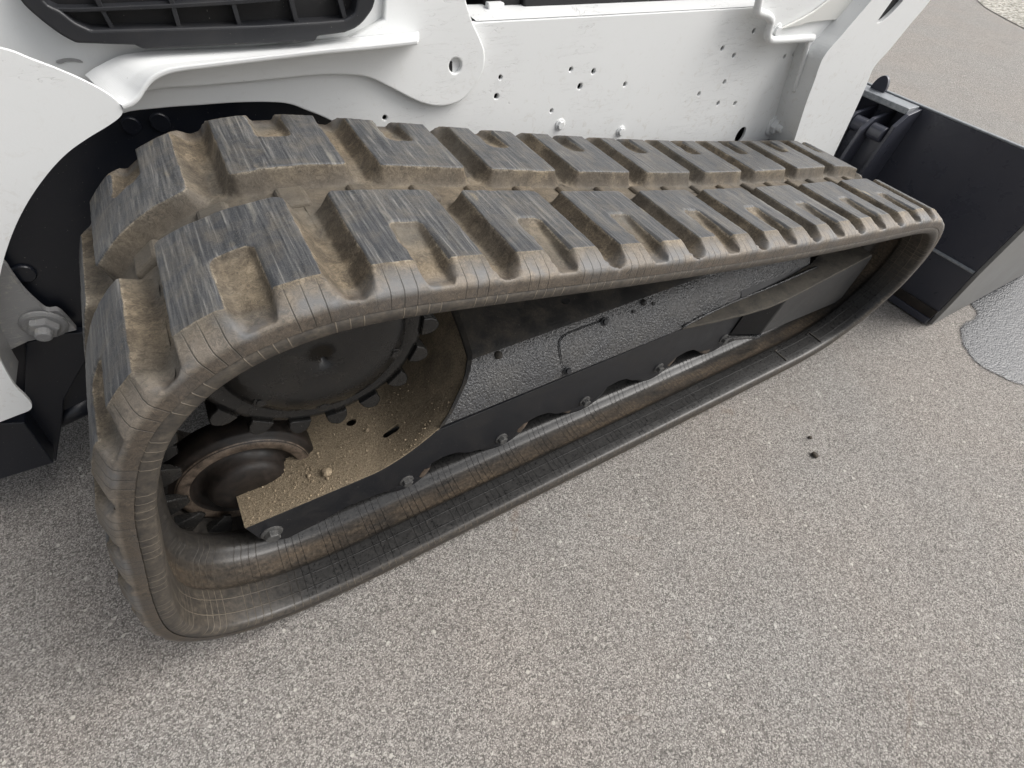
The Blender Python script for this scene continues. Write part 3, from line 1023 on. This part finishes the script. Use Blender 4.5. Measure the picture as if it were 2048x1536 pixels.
# crumbs of dirt lying on the plate
bm = bmesh.new()
for q in range(620):
    for _ in range(20):
        x, y = random.uniform(-0.21, 0.2), random.uniform(0.139, 0.30)
        if x > 0.02 and random.random() < 0.55:
            continue
        if inside((x, y), outl) and not any(inside((x, y), h_) for h_ in holes2):
            break
    else:
        continue
    rr = random.choice([0.0008, 0.001, 0.0012, 0.0015, 0.0022])
    mm = Matrix.Translation((x, y, float(plate_z(x, y)) + rr * 0.5)) @ Matrix.Rotation(random.uniform(0, 6.3), 4, Vector((random.random(), random.random(), random.random() + 0.1)).normalized()) @ Matrix.Diagonal((1.2, 0.9, 0.75, 1))
    bmesh.ops.create_icosphere(bm, subdivisions=1, radius=rr, matrix=mm)
tag(obj('dirt_crumbs', bm, M['stone']), 'scattered crumbs of dry dirt on the flat frame plate', 'dirt', kind='stuff')

# rail bolts
for i, (u, v, rr) in enumerate([(545, 1070, 0.0135), (815, 965, 0.0108), (1005, 880, 0.0108), (1172, 805, 0.0108), (1320, 738, 0.0108), (1450, 680, 0.0112)]):
    p = atY(u, v, YR - 0.006)
    p[1] = YR
    hexbolt('rail_bolt', p, (0, -1, 0), rr, M['bolt'], frame, h=rr * 1.15, turn=random.uniform(0, 1))

# access cover on the sloped face with two bolts
loopc = [slope(0.462, 0.02, 0.0024)] + [slope(x, q, 0.0024) for x, q in ((0.458, 0.45), (0.459, 0.62), (0.463, 0.72), (0.471, 0.79), (0.484, 0.825), (0.50, 0.83), (0.55, 0.83), (0.592, 0.83), (0.598, 0.80), (0.599, 0.4), (0.600, 0.02))]
ns = Vector((0, -0.853, 0.521))
bm = solid(loopc, -ns * 0.003)
obj('access_cover', bm, M['peel'], frame, bevel=0.0012)
gr = [slope(x, q, 0.0002) for x, q in ((0.459, 0.015), (0.4545, 0.45), (0.4555, 0.63), (0.460, 0.745), (0.469, 0.815), (0.483, 0.855), (0.50, 0.862), (0.55, 0.862), (0.597, 0.862))]
obj('cover_seam', tube(gr, 0.0013, 6), M['dark'], frame)
for x, q in ((0.470, 0.12), (0.582, 0.80)):
    hexbolt('cover_bolt', slope(x, q, 0.0035), tuple(ns), 0.0068, M['black'], frame, h=0.006)
for u, v in ((1268, 623), (1308, 607)):
    d_ = ray(u, v)
    p0 = np.array(slope(0.5, 0.5))
    t = np.dot(p0 - CAM, np.array(ns)) / np.dot(d_, np.array(ns))
    q = CAM + t * d_
    bm = bmesh.new()
    bmesh.ops.create_cone(bm, cap_ends=True, segments=14, radius1=0.0042, radius2=0.0042, depth=0.001, matrix=Matrix.Translation(Vector(q) + ns * 0.0004) @ ns.to_track_quat('Z', 'Y').to_matrix().to_4x4())
    obj('drain_hole', bm, M['dark'], frame)
for u, v, rr in ((998, 712, 0.011), (1290, 600, 0.010)):      # weld tabs along the upper bend
    p = np.array(slope(atY(u, v, 0.185)[0], 0.93, 0.0))
    bm = bmesh.new()
    bmesh.ops.create_uvsphere(bm, u_segments=14, v_segments=8, radius=rr, matrix=Matrix.Translation(p) @ Matrix.Diagonal((0.8, 0.9, 0.7, 1)))
    obj('weld_tab', bm, M['topdust'], frame, smooth=True)
bm = bmesh.new()
p = atZ(1131, 603, 0.376)
bmesh.ops.create_cone(bm, cap_ends=True, segments=18, radius1=0.0095, radius2=0.0095, depth=0.002, matrix=Matrix.Translation((p[0], p[1], 0.3775)))
obj('drain_hole', bm, M['dark'], frame)

# front arm: ledge, forward box, gusset
Yf = 0.092
face = [atY(1512, 668, Yf), atY(1568, 603, Yf), atY(1650, 561, Yf), atY(1722, 524, Yf), atY(1737, 512, Yf), atY(1740, 500, Yf), atY(1736, 522, Yf), atY(1678, 598, Yf)]
face = [(1.128, Yf, 0.150), (1.150, Yf, 0.272), (1.30, Yf, 0.292), (1.475, Yf, 0.318), (1.497, Yf, 0.316), (1.507, Yf, 0.303), (1.512, Yf, 0.27), (1.515, Yf, 0.150), (1.49, Yf, 0.136)]
arm = obj('front_arm_box', solid(face, (0, 0.25, 0)), M['armgrey'], frame, bevel=0.006, seg=3)
led = [(0.815, 0.1345, 0.270), (0.90, 0.117, 0.272), (1.0, 0.100, 0.274), (1.08, 0.091, 0.276), (1.155, 0.089, 0.280), (1.30, 0.089, 0.2985), (1.478, 0.089, 0.3245), (1.478, 0.20, 0.330), (1.30, 0.150, 0.305), (1.155, 0.140, 0.287), (1.0, 0.142, 0.279), (0.90, 0.141, 0.275)]
obj('ledge', solid(led, (0, 0, -0.007)), M['ledge'], arm, bevel=0.0012)
obj('weld_bead', tube(smooth_line([(0.815, 0.1365, 0.272), (0.9, 0.140, 0.279), (1.0, 0.142, 0.283), (1.15, 0.138, 0.290), (1.30, 0.132, 0.306)], 5), 0.0032, 8), M['peel'], arm, smooth=True)
pad = [slope(1.02, 0.16, 0.004), slope(1.02, 1.02, 0.004), slope(1.30, 1.10, 0.004), slope(1.30, 0.16, 0.004)]
obj('doubler_plate', solid(pad, -ns * 0.006), M['black'], frame, bevel=0.0015)
gus = [(1.075, 0.133, 0.265), (1.152, 0.0945, 0.27), (1.13, 0.0945, 0.152), (1.055, 0.133, 0.148)]
obj('gusset', solid(gus, (0.006, 0.004, 0)), M['dark'], frame)
foot = smooth_line([(1.035, 0.134, 0.136), (1.06, 0.118, 0.134), (1.10, 0.106, 0.134), (1.135, 0.092, 0.136), (1.15, 0.10, 0.136), (1.15, 0.136, 0.138)], 4)
obj('foot_flange', solid([(p[0], p[1], 0.142) for p in foot], (0, 0, -0.008)), M['peel'], frame, bevel=0.002)

# ================================================================ body
YB = 0.50
holes_px = [(1001, 155, 5.0), (993, 193, 6), (1142, 139, 5), (1187, 143, 5.5), (1160, 173, 6.5), (1250, 169, 4.5), (1103, 222, 4), (770, 236, 5.5), (1398, 188, 3.8), (1436, 207, 3.8), (1470, 207, 3.8), (1449, 164, 4.0), (1445, 97, 4.6), (1468, 111, 4.4), (1508, 62, 4.4), (1570, 113, 3.6), (1588, 108, 3.6)]


def hole_at(u, v, r_px, Y):
    c = atY(u, v, Y)
    rr = np.linalg.norm(atY(u, v + r_px, Y) - c) * 0.9
    return circ(c[0], c[2], Y, rr, 14)


low = smooth_line([(200, 262), (245, 228), (320, 217), (400, 211), (470, 206), (540, 205), (580, 209), (615, 222), (650, 236), (700, 262)], 4)
zt = 0.815
side = [tuple(atY(u, v, YB)) for u, v in low] + [(0.30, YB, 0.52), (0.62, YB, 0.44), (1.40, YB, 0.30), (1.62, YB, 0.30)]
tp = [tuple(atY(u, v, YB)) for u, v in ((1630, 5), (1510, 14), (1400, 20), (1200, 31), (953, 44), (700, 58), (300, 80), (120, 90))]
arch = atY(1482, 268, YB)
hl = [hole_at(u, v, r_, YB) for u, v, r_ in holes_px] + [circ(arch[0], arch[2] - 0.004, YB, 0.022, 20, 0.8)]
body = obj('body_side', solid(side + tp, (0, 0.008, 0), hl), M['white'], loader, bevel=0.0022, seg=2)
body['label'] = 'white painted lower body side with drilled holes'
# folded top shelf and the dark engine bay behind
tpf = [np.array(p) for p in tp[:5]]
bm = bmesh.new()
ra = [bm.verts.new((p[0], YB + 0.001, p[2] + 0.001)) for p in tpf]
rb = [bm.verts.new((p[0], YB + 0.075, p[2] + 0.006)) for p in tpf]
rc = [bm.verts.new((p[0], YB + 0.075, p[2] - 0.02)) for p in tpf]
for q, s_ in ((ra, rb), (rb, rc)):
    for i in range(len(q) - 1):
        bm.faces.new((q[i], q[i + 1], s_[i + 1], s_[i]))
obj('top_shelf', bm, M['white'], body)
pts = [atY(u, v, YB + 0.06) for u, v in ((985, 17), (1010, 14), (1200, 9), (1395, 5), (1445, 4))]
zb = 0.827
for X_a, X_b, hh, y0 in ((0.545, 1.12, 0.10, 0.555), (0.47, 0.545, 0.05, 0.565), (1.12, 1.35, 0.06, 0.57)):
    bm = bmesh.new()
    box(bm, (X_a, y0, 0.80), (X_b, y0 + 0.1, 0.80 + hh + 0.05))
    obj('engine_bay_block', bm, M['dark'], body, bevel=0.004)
bm = bmesh.new()
box(bm, (0.468, 0.548, 0.822), (0.50, 0.562, 0.832))
obj('hinge_stub', bm, M['white'], body, bevel=0.002)
bm = bmesh.new()
box(bm, (-0.9, 0.53, 0.20), (1.62, 0.56, 0.80))
obj('inner_frame_plate', bm, M['navy'], loader)
for u, v, rr in ((262, 250, 0.012), (320, 243, 0.013), (48, 545, 0.015)):
    p = atY(u, v, 0.53)
    o = obj('frame_bolt', lathe([(0.0, 0.524), (rr * 0.9, 0.524), (rr, 0.526), (rr, 0.531)], p[0], p[2], 24), M['navy'], loader)
bm = bmesh.new()
box(bm, (-0.72, 0.565, 0.24), (1.50, 1.55, 0.79))
obj('lower_hull', bm, M['navy'], loader, bevel=0.01)  # unseen bulk of the machine, added to shade the ground beneath
bm = bmesh.new()
box(bm, (-0.60, 0.68, 0.80), (1.15, 1.45, 1.85))
obj('cab', bm, M['navy'], loader, bevel=0.03)  # unseen plain block for the cab, added to hold back sky light
# bolts on the white side
for u, v, rr in ((1120, 249, 0.0085), (1241, 262, 0.0085)):
    p = atY(u, v, YB)
    hexbolt('side_bolt', p, (0, -1, 0), rr, M['white'], body, h=0.007)
p = atY(1547, 250, YB)
hexbolt('large_bolt', p, (0, -1, 0), 0.020, M['white'], body, h=0.018, stud=0.014)

# hinge plate with a rounded lobe
lobe = smooth_line([(236, 214), (305, 182), (422, 172), (547, 160), (640, 151), (703, 151), (741, 157), (785, 178), (837, 204), (878, 213), (919, 204), (946, 178), (966, 144), (970, 109), (963, 82), (946, 44), (936, 14), (925, -30)], 5)
lobe = lobe + [(900, -120), (775, -120), (768, 40), (700, 76), (400, 108), (236, 130)]
YH = 0.486
kc = atY(911, 132, YH)
ko = obj('hinge_plate', solid([atY(p[0], p[1], YH) for p in lobe], (0, 0.0125, 0), [circ(kc[0], kc[2], YH, 0.0115, 20)]), M['white'], body, bevel=0.003, seg=3)
obj('keyhole_plug', lathe([(0.0, YH + 0.008), (0.0115, YH + 0.008), (0.0118, YH + 0.0085)], kc[0], kc[2], 20), M['white'], body)
sk = [(kc[0] - 0.006 + x, YH + 0.0065, kc[2] - 0.003 + z) for x, z in ((-0.003, -0.008), (0.0, -0.0095), (0.003, -0.008), (0.003, 0.008), (0.0, 0.0095), (-0.003, 0.008))]
obj('key_slot', solid(sk, (0, 0.004, 0)), M['dark'], body)

# upper rear panel with the grille, and the lip below it
YU = 0.488
fr_o = smooth_line([(10, -60), (40, 0), (75, 35), (118, 68), (152, 87)], 4) + [(205, 89), (270, 91), (286, 99), (450, 92), (630, 83), (636, 73)] + smooth_line([(690, 66), (716, 54), (736, 33), (750, 5), (757, -60)], 4)
fr_i = smooth_line([(60, -60), (88, 2), (120, 22), (150, 45), (182, 60)], 4) + [(360, 56), (520, 51), (640, 44)] + smooth_line([(688, 40), (705, 30), (713, 12), (722, -60)], 4)
panel = [(-300, 140), (0, 98), (60, 118), (125, 143), (180, 168), (236, 206), (262, 196), (300, 150), (420, 116), (640, 92), (760, 80), (905, 70), (905, -160), (-300, -160)]
up = obj('upper_rear_panel', solid([atY(u, v, 0.497) for u, v in panel], (0, 0.002, 0)), M['white'], body)
gr_o = [atY(u, v, 0.468) for u, v in fr_o]
gr_i = [atY(u, v, 0.468) for u, v in fr_i]
grille = obj('grille_frame', solid(gr_o + gr_i[::-1], (0, 0.03, 0)), M['plastic'], loader, bevel=0.003, seg=3)
grille['label'] = 'black plastic slatted engine grille'
bk = [atY(u, v, 0.492) for u, v in fr_i]
obj('grille_recess', solid(bk, (0, 0.003, 0)), M['dark'], grille)
for (ua, va), (ub, vb) in (((188, -10), (227, 62)), ((340, -10), (360, 60)), ((461, -12), (481, 56)), ((579, -14), (595, 51)), ((676, -16), (692, 44))):
    wv = 5.5
    lp = [atY(u, v, 0.474) for u, v in ((ua - wv, va), (ua + wv, va), (ub + wv * 0.8, vb), (ub + wv * 1.9, vb + 3), (ub - wv * 1.9, vb + 3), (ub - wv * 0.8, vb))]
    obj('grille_bar', solid(lp, (0, 0.016, 0)), M['plastic'], grille, bevel=0.001)
hb = smooth_line([(92, 14), (150, 16), (250, 12), (360, 7), (470, 0), (560, -7)], 4)
lp = [atY(u, v, 0.473) for u, v in hb] + [atY(u, v + 9, 0.473) for u, v in hb[::-1]]
obj('grille_bar', solid(lp, (0, 0.016, 0)), M['plastic'], grille, bevel=0.001)

lipF = smooth_line([(243, 210), (262, 203), (277, 190), (288, 172), (303, 154), (326, 141), (356, 133), (420, 125), (520, 113), (640, 99), (740, 90), (836, 80)], 5)
lipB = smooth_line([(170, 150), (185, 138), (200, 130), (215, 122), (232, 114), (252, 108), (290, 103), (360, 100), (480, 95), (610, 87), (720, 74), (838, 63)], 5)
Fp = [atY(u, v, 0.432) for u, v in lipF]
Bp = [atY(u, v, 0.4855) for u, v in lipB]
n = len(Fp)
bm = bmesh.new()
rows = []
for t in (0, 0.15, 0.4, 0.7, 1.0):
    rows.append([bm.verts.new(Vector(Fp[i] * (1 - t) + Bp[i] * t) + Vector((0, 0, -0.004 * math.sin(math.pi * t)))) for i in range(n)])
low_ = [bm.verts.new(Vector(Fp[i]) + Vector((0.0, 0.001, -0.0065))) for i in range(n)]
lowb = [bm.verts.new(Vector(Bp[i]) + Vector((0.0, 0.0, -0.012))) for i in range(n)]
for q, s_ in zip([lowb, low_] + rows[:-1], [low_] + rows):
    for i in range(n - 1):
        bm.faces.new((q[i], q[i + 1], s_[i + 1], s_[i]))
endv = [rw[-1] for rw in rows]
bm.faces.new([low_[-1]] + endv + [lowb[-1]])
obj('lower_lip', bm, M['white'], body, bevel=0.002, angle=45, smooth=False)
hc = [atY(u, v, 0.4945) for u, v in smooth_line([(112, 124), (122, 119), (140, 117), (158, 120), (166, 125), (150, 123), (135, 123), (122, 127)], 3, True)]
obj('slot_shade', solid(hc, (0, 0.002, 0)), M['grey'], body)  # grey sliver: the shade inside a shallow slot, put into colour

# rear side panel with its curved opening round the track
YP = 0.435
curve = smooth_line([(-330, 60), (-150, 72), (0, 97), (60, 118), (125, 143), (180, 168), (218, 190), (238, 207), (245, 221), (240, 234), (216, 252), (175, 277), (136, 305), (100, 342), (62, 394), (32, 450), (10, 510), (-2, 560), (-14, 610), (-16, 660), (-8, 700), (0, 719), (14, 746), (31, 773), (51, 793), (63, 808), (60, 820), (34, 831), (0, 844), (-60, 866), (-330, 960)], 5)
rp = obj('rear_side_panel', solid([atY(u, v, YP) for u, v in curve], (0, 0.006, 0)), M['white'], loader, bevel=0.002, seg=2)
rp['label'] = 'white rear side panel curved round the track'
# inner return of the panel edge and bolted bracket
ret = smooth_line([(6, 520), (-6, 570), (-14, 610), (-16, 660), (-8, 700), (0, 719), (14, 746), (31, 773)], 4)
bm = bmesh.new()
ra = [bm.verts.new(atY(u, v, YP + 0.004)) for u, v in ret]
rb = [bm.verts.new(Vector(atY(u, v, YP + 0.004)) + Vector((0.0, 0.065, -0.004))) for u, v in ret]
rc = [bm.verts.new(Vector(v.co) + Vector((-0.008, 0, 0))) for v in rb]
for q, s_ in ((ra, rb), (rb, rc)):
    for i in range(len(q) - 1):
        bm.faces.new((q[i], q[i + 1], s_[i + 1], s_[i]))
obj('panel_return', bm, M['grey'], rp)
Yk = 0.505
br = smooth_line([(-60, 470), (5, 525), (22, 548), (45, 579), (70, 604), (93, 622), (115, 622), (133, 637), (153, 660)], 4) + [(103, 672), (55, 683), (20, 700), (-60, 720)]
brk = obj('bolted_bracket', solid([atY(u, v, Yk) for u, v in br], (0, 0.012, 0)), M['grey'], loader, bevel=0.002)
brk['label'] = 'grey painted bracket plate with a large hex bolt'
hexbolt('bracket_bolt', atY(88, 648, Yk), (-0.1, -1, -0.15), 0.021, M['grey'], brk, h=0.017, stud=0.011)
# black rear bumper parts under the panel
b1 = [(-250, 900), (-60, 862), (0, 848), (50, 846), (60, 860), (108, 926), (0, 959), (-250, 1040)]
rb_ = obj('rear_bumper', solid([atY(u, v, 0.470) for u, v in b1], (0, 0.05, 0)), M['navy'], loader, bevel=0.002)
rb_['label'] = 'black steel bumper below the white rear panel'
b2 = [(52, 686), (118, 668), (185, 664), (185, 700), (150, 760), (128, 800), (125, 840), (112, 925), (60, 858), (48, 800)]
obj('bumper_bracket', solid([atY(u, v, 0.512) for u, v in b2], (0, 0.016, 0)), M['navy'], rb_, bevel=0.002)
b3 = [(118, 800), (185, 820), (150, 850), (128, 858)]
obj('bumper_tube', tube([atY(95, 845, 0.54), atY(190, 800, 0.54)], 0.02, 14), M['navy'], rb_, smooth=True)

# ---------------------------------------------------------------- loader arm at the front


def c3(*pts):
    return [(1300 + x / 2.738, y / 2.738) for x, y in pts]


YA = 0.42
left = smooth_line(c3((1480, -320), (1340, -150), (1215, 0), (1110, 122), (1040, 205), (985, 266), (948, 318), (925, 372), (900, 445), (850, 580), (790, 770)), 4) + c3((755, 880))
right = c3((960, 960)) + smooth_line(c3((1010, 845), (1100, 655), (1180, 480), (1213, 395), (1245, 345), (1310, 275), (1420, 140), (1540, -5), (1760, -320)), 4)
slot = smooth_line(c3((1243, 126), (1262, 92), (1310, 25), (1345, -25), (1372, -40), (1392, -30), (1388, 0), (1350, 45), (1300, 95), (1264, 122)), 3, True)
la = obj('loader_arm', solid([atY(u, v, YA) for u, v in left + right], (0, 0.10, 0), [[atY(u, v, YA) for u, v in slot]]), M['white'], loader, bevel=0.006, seg=3)
la['label'] = 'white loader arm leg with a long slot'
obj('slot_backing', solid([atY(u, v, YA + 0.010) for u, v in smooth_line(c3((1225, 150), (1240, 80), (1330, -60), (1420, -70), (1410, 20), (1290, 140)), 3, True)], (0, 0.004, 0)), M['dark'], la)
# inner web: the gusset sheet between arm and body side
web = c3((612, -80), (1330, -150), (1215, 0), (1110, 120), (1000, 235)) + smooth_line(c3((930, 295), (880, 345), (855, 395), (838, 450), (815, 495), (797, 508), (780, 500)), 4) + c3((805, 430), (838, 330), (858, 255), (880, 222), (895, 205), (780, 210), (690, 205), (668, 200), (672, 130), (655, 95), (600, 75))
gw = obj('arm_gusset', solid([atY(u, v, 0.468) for u, v in web], (0, 0.010, 0)), M['white'], la, bevel=0.003, seg=2)
pocket = c3((705, 165), (840, 98), (905, 60), (1010, -20), (1080, -90), (1250, -90), (1215, 0), (1110, 118), (1020, 110), (925, 118), (850, 130), (830, 140))
obj('arm_underside', solid([atY(u, v, 0.460) for u, v in pocket], (0.0, 0.006, 0.0)), M['whiteshade'], la, bevel=0.002)  # shade of the pocket put into a darker white
rod = [atY(u, v, 0.462) for u, v in smooth_line(c3((610, -80), (598, 0), (588, 52), (600, 70), (640, 84), (662, 112), (655, 150), (645, 190), (655, 215), (690, 220), (790, 214), (890, 207)), 5)]
obj('bent_rod', tube(rod, 0.0085, 12), M['white'], la, smooth=True)
weld = [atY(u, v, 0.466) for u, v in smooth_line(c3((868, 222), (850, 290), (825, 375), (800, 455), (788, 500)), 4)]
obj('weld_seam', tube(weld, 0.0055, 8), M['white'], la, smooth=True)
hexbolt('arm_bolt', atY(1552, 61, 0.468), (0, -1, 0), 0.010, M['white'], la, h=0.008)
pk = c3((858, 400), (842, 460), (838, 530), (848, 540), (862, 520), (905, 420), (930, 350), (900, 340))
obj('inner_tab', solid([atY(u, v, 0.452) for u, v in pk], (0, 0.012, 0)), M['white'], la, bevel=0.003)
bm = bmesh.new()
pA, pB = atY(1495, 287, 0.507), atY(1558, 275, 0.507)
obj('dark_gap_tube', tube([pA, (pA + pB) / 2 + np.array([0, 0, -0.004]), pB, pB + (pB - pA)], 0.011, 12), M['gloss'], loader, smooth=True)  # added dark tube, standing in for the dark gap below the panel

# ================================================================ bucket with its mounting plate
bucket = empty('loader_bucket', (1.9, 0.8, 0))
tag(bucket, 'gloss black steel loader bucket mounted in front of the track', 'bucket')
bucket.location = (0, 0, 0)
XBK = 1.90
back = [(XBK, -0.062, 0.56), (XBK, 1.75, 0.56), (XBK, 1.75, 0.235), (XBK, -0.062, 0.235)]
bo = obj('back_plate', solid(back, (0.012, 0, 0)), M['gloss'], bucket, bevel=0.001)
lowp = [(XBK - 0.003, -0.062, 0.2335), (XBK - 0.003, 1.75, 0.2335), (XBK + 0.028, 1.75, 0.062), (XBK + 0.028, -0.062, 0.062)]
obj('lower_plate', solid(lowp, (0.012, 0, 0.002)), M['gloss'], bucket, bevel=0.001)
obj('weld_seam', tube([(XBK - 0.003, -0.060, 0.2345), (XBK - 0.003, 0.5, 0.2345), (XBK - 0.003, 1.7, 0.2345)], 0.0055, 8), M['glassy'], bucket)
bm = bmesh.new()
box(bm, (XBK + 0.018, -0.060, 0.006), (XBK + 0.8, 1.75, 0.030))
obj('bucket_floor', bm, M['gloss'], bucket, bevel=0.002)
bm = bmesh.new()
box(bm, (XBK + 0.022, -0.061, 0.0305), (XBK + 0.040, 1.75, 0.0618))
obj('rusty_heel', bm, M['rustdark'], bucket, bevel=0.002)
sidep = [(XBK + 0.004, -0.0625, 0.56), (XBK + 0.30, -0.0625, 0.62), (XBK + 0.75, -0.0625, 0.12), (XBK + 0.75, -0.0625, 0.008), (XBK + 0.036, -0.0625, 0.008), (XBK + 0.030, -0.0625, 0.07), (XBK + 0.001, -0.0625, 0.232)]
obj('side_plate', solid(sidep, (0, -0.012, 0)), M['bside'], bucket, bevel=0.002)
bm = bmesh.new()
box(bm, (XBK - 0.001, -0.06, 0.5602), (XBK + 0.012, 1.75, 0.566))
obj('top_edge', bm, M['glassy'], bucket, bevel=0.003)
# angle bar on top of the mounting plate and its upright ribs
bm = bmesh.new()
box(bm, (XBK - 0.062, 0.372, 0.545), (XBK - 0.0022, 1.5, 0.562))
obj('top_angle', bm, M['glassy'], bucket, bevel=0.002)
for y, x0, zt_, th in ((0.360, XBK - 0.105, 0.548, 0.012), (0.425, XBK - 0.150, 0.520, 0.012), (0.485, XBK - 0.150, 0.515, 0.012)):
    rib = [(XBK - 0.001, y, zt_ + 0.01), (x0 + 0.04, y, zt_), (x0, y, zt_ - 0.03), (x0 - 0.02, y, 0.34), (x0 - 0.03, y, 0.18), (XBK - 0.001, y, 0.18)]
    obj('mounting_rib', solid(rib, (0, th, 0)), M['gloss'], bucket, bevel=0.002)
for y0, y1 in ((0.376, 0.422), (0.440, 0.482), (0.500, 0.56)):
    bm = lathe([(0.0, y0), (0.022, y0), (0.022, y1), (0.0, y1)], XBK - 0.105, 0.488, 24)
    obj('pivot_boss', bm, M['gloss'], bucket, bevel=0.002)
fin = smooth_line([(1735, 192), (1742, 172), (1757, 156), (1770, 151), (1776, 158), (1774, 172), (1768, 184), (1755, 196)], 4, True)
obj('lifting_ear', solid([atX(u, v, XBK - 0.02) for u, v in fin], (0.012, 0, 0)), M['gloss'], bucket, bevel=0.002)
bm = bmesh.new()
box(bm, (XBK - 0.10, 0.372, 0.18), (XBK - 0.08, 1.4, 0.47))
obj('mounting_plate', bm, M['gloss'], bucket, bevel=0.003)
hel = [(1.70 + 0.014 * math.cos(a * 0.9), 0.475 + 0.014 * math.sin(a * 0.9), 0.30 + a * 0.0026) for a in range(0, 62)]
obj('coil_spring', tube(hel, 0.003, 6), M['gloss'], bucket, smooth=True)


# ================================================================ loose stones
def stone(name, pos, r, mat, seed, label, cat='stone', group=None):
    rs = random.Random(seed)
    bm = bmesh.new()
    bmesh.ops.create_icosphere(bm, subdivisions=2, radius=r)
    for v in bm.verts:
        q = vnoise(np.array(v.co.x / r * 1.3 + 5), np.array((v.co.y + v.co.z * 0.7) / r * 1.3 + 9), seed)
        v.co *= 0.72 + 0.5 * float(q)
        v.co.z *= 0.7
        v.co.x *= 1.15
    zmin = min(v.co.z for v in bm.verts)
    for v in bm.verts:
        v.co.z -= zmin
    o = obj(name, bm, mat)
    o.location = pos
    o.rotation_euler[2] = rs.uniform(0, 6)
    return tag(o, label, cat, group)


bm = bmesh.new()
for q in range(420):
    u, v = random.uniform(0, 2048), random.uniform(650, 1536)
    p = atZ(u, v, 0)
    if -0.36 < p[0] < 1.62 and 0.0 < p[1] < 0.5:
        continue
    rr = random.choice([0.0008, 0.001, 0.0012, 0.0015, 0.0015, 0.002])
    mm = Matrix.Translation((p[0], p[1], rr * 0.4)) @ Matrix.Rotation(random.uniform(0, 6.3), 4, 'Z') @ Matrix.Diagonal((1.3, 0.9, 0.6, 1))
    bmesh.ops.create_icosphere(bm, subdivisions=1, radius=rr, matrix=mm)
tag(obj('loose_grit', bm, M['palestone']), 'fine pale grit scattered over the asphalt', 'grit', kind='stuff')
stone('stone', on_plate(655, 947), 0.0095, M['stone'], 1, 'largest pale tan stone on the dusty frame plate')
stone('stone', on_plate(656, 958), 0.0030, M['stone'], 2, 'tiny pale stone beside the largest stone on the plate')
stone('stone', on_plate(618, 953), 0.0040, M['stone'], 3, 'small tan stone on the dusty plate towards the idler wheel')
stone('stone', on_plate(636, 908), 0.0036, M['stone'], 4, 'small tan stone on the plate nearest the wheel cut-out')
stone('stone', on_plate(735, 862), 0.0040, M['stone'], 5, 'small stone on the plate between round hole and slot')
stone('stone', atZ(1627, 911, 0), 0.0085, M['darkstone'], 6, 'lone dark brown stone on the asphalt beside the track')
stone('stone', atZ(1619, 876, 0), 0.0050, M['darkstone'], 8, 'tiny dark stone on the asphalt close to the brown stone')
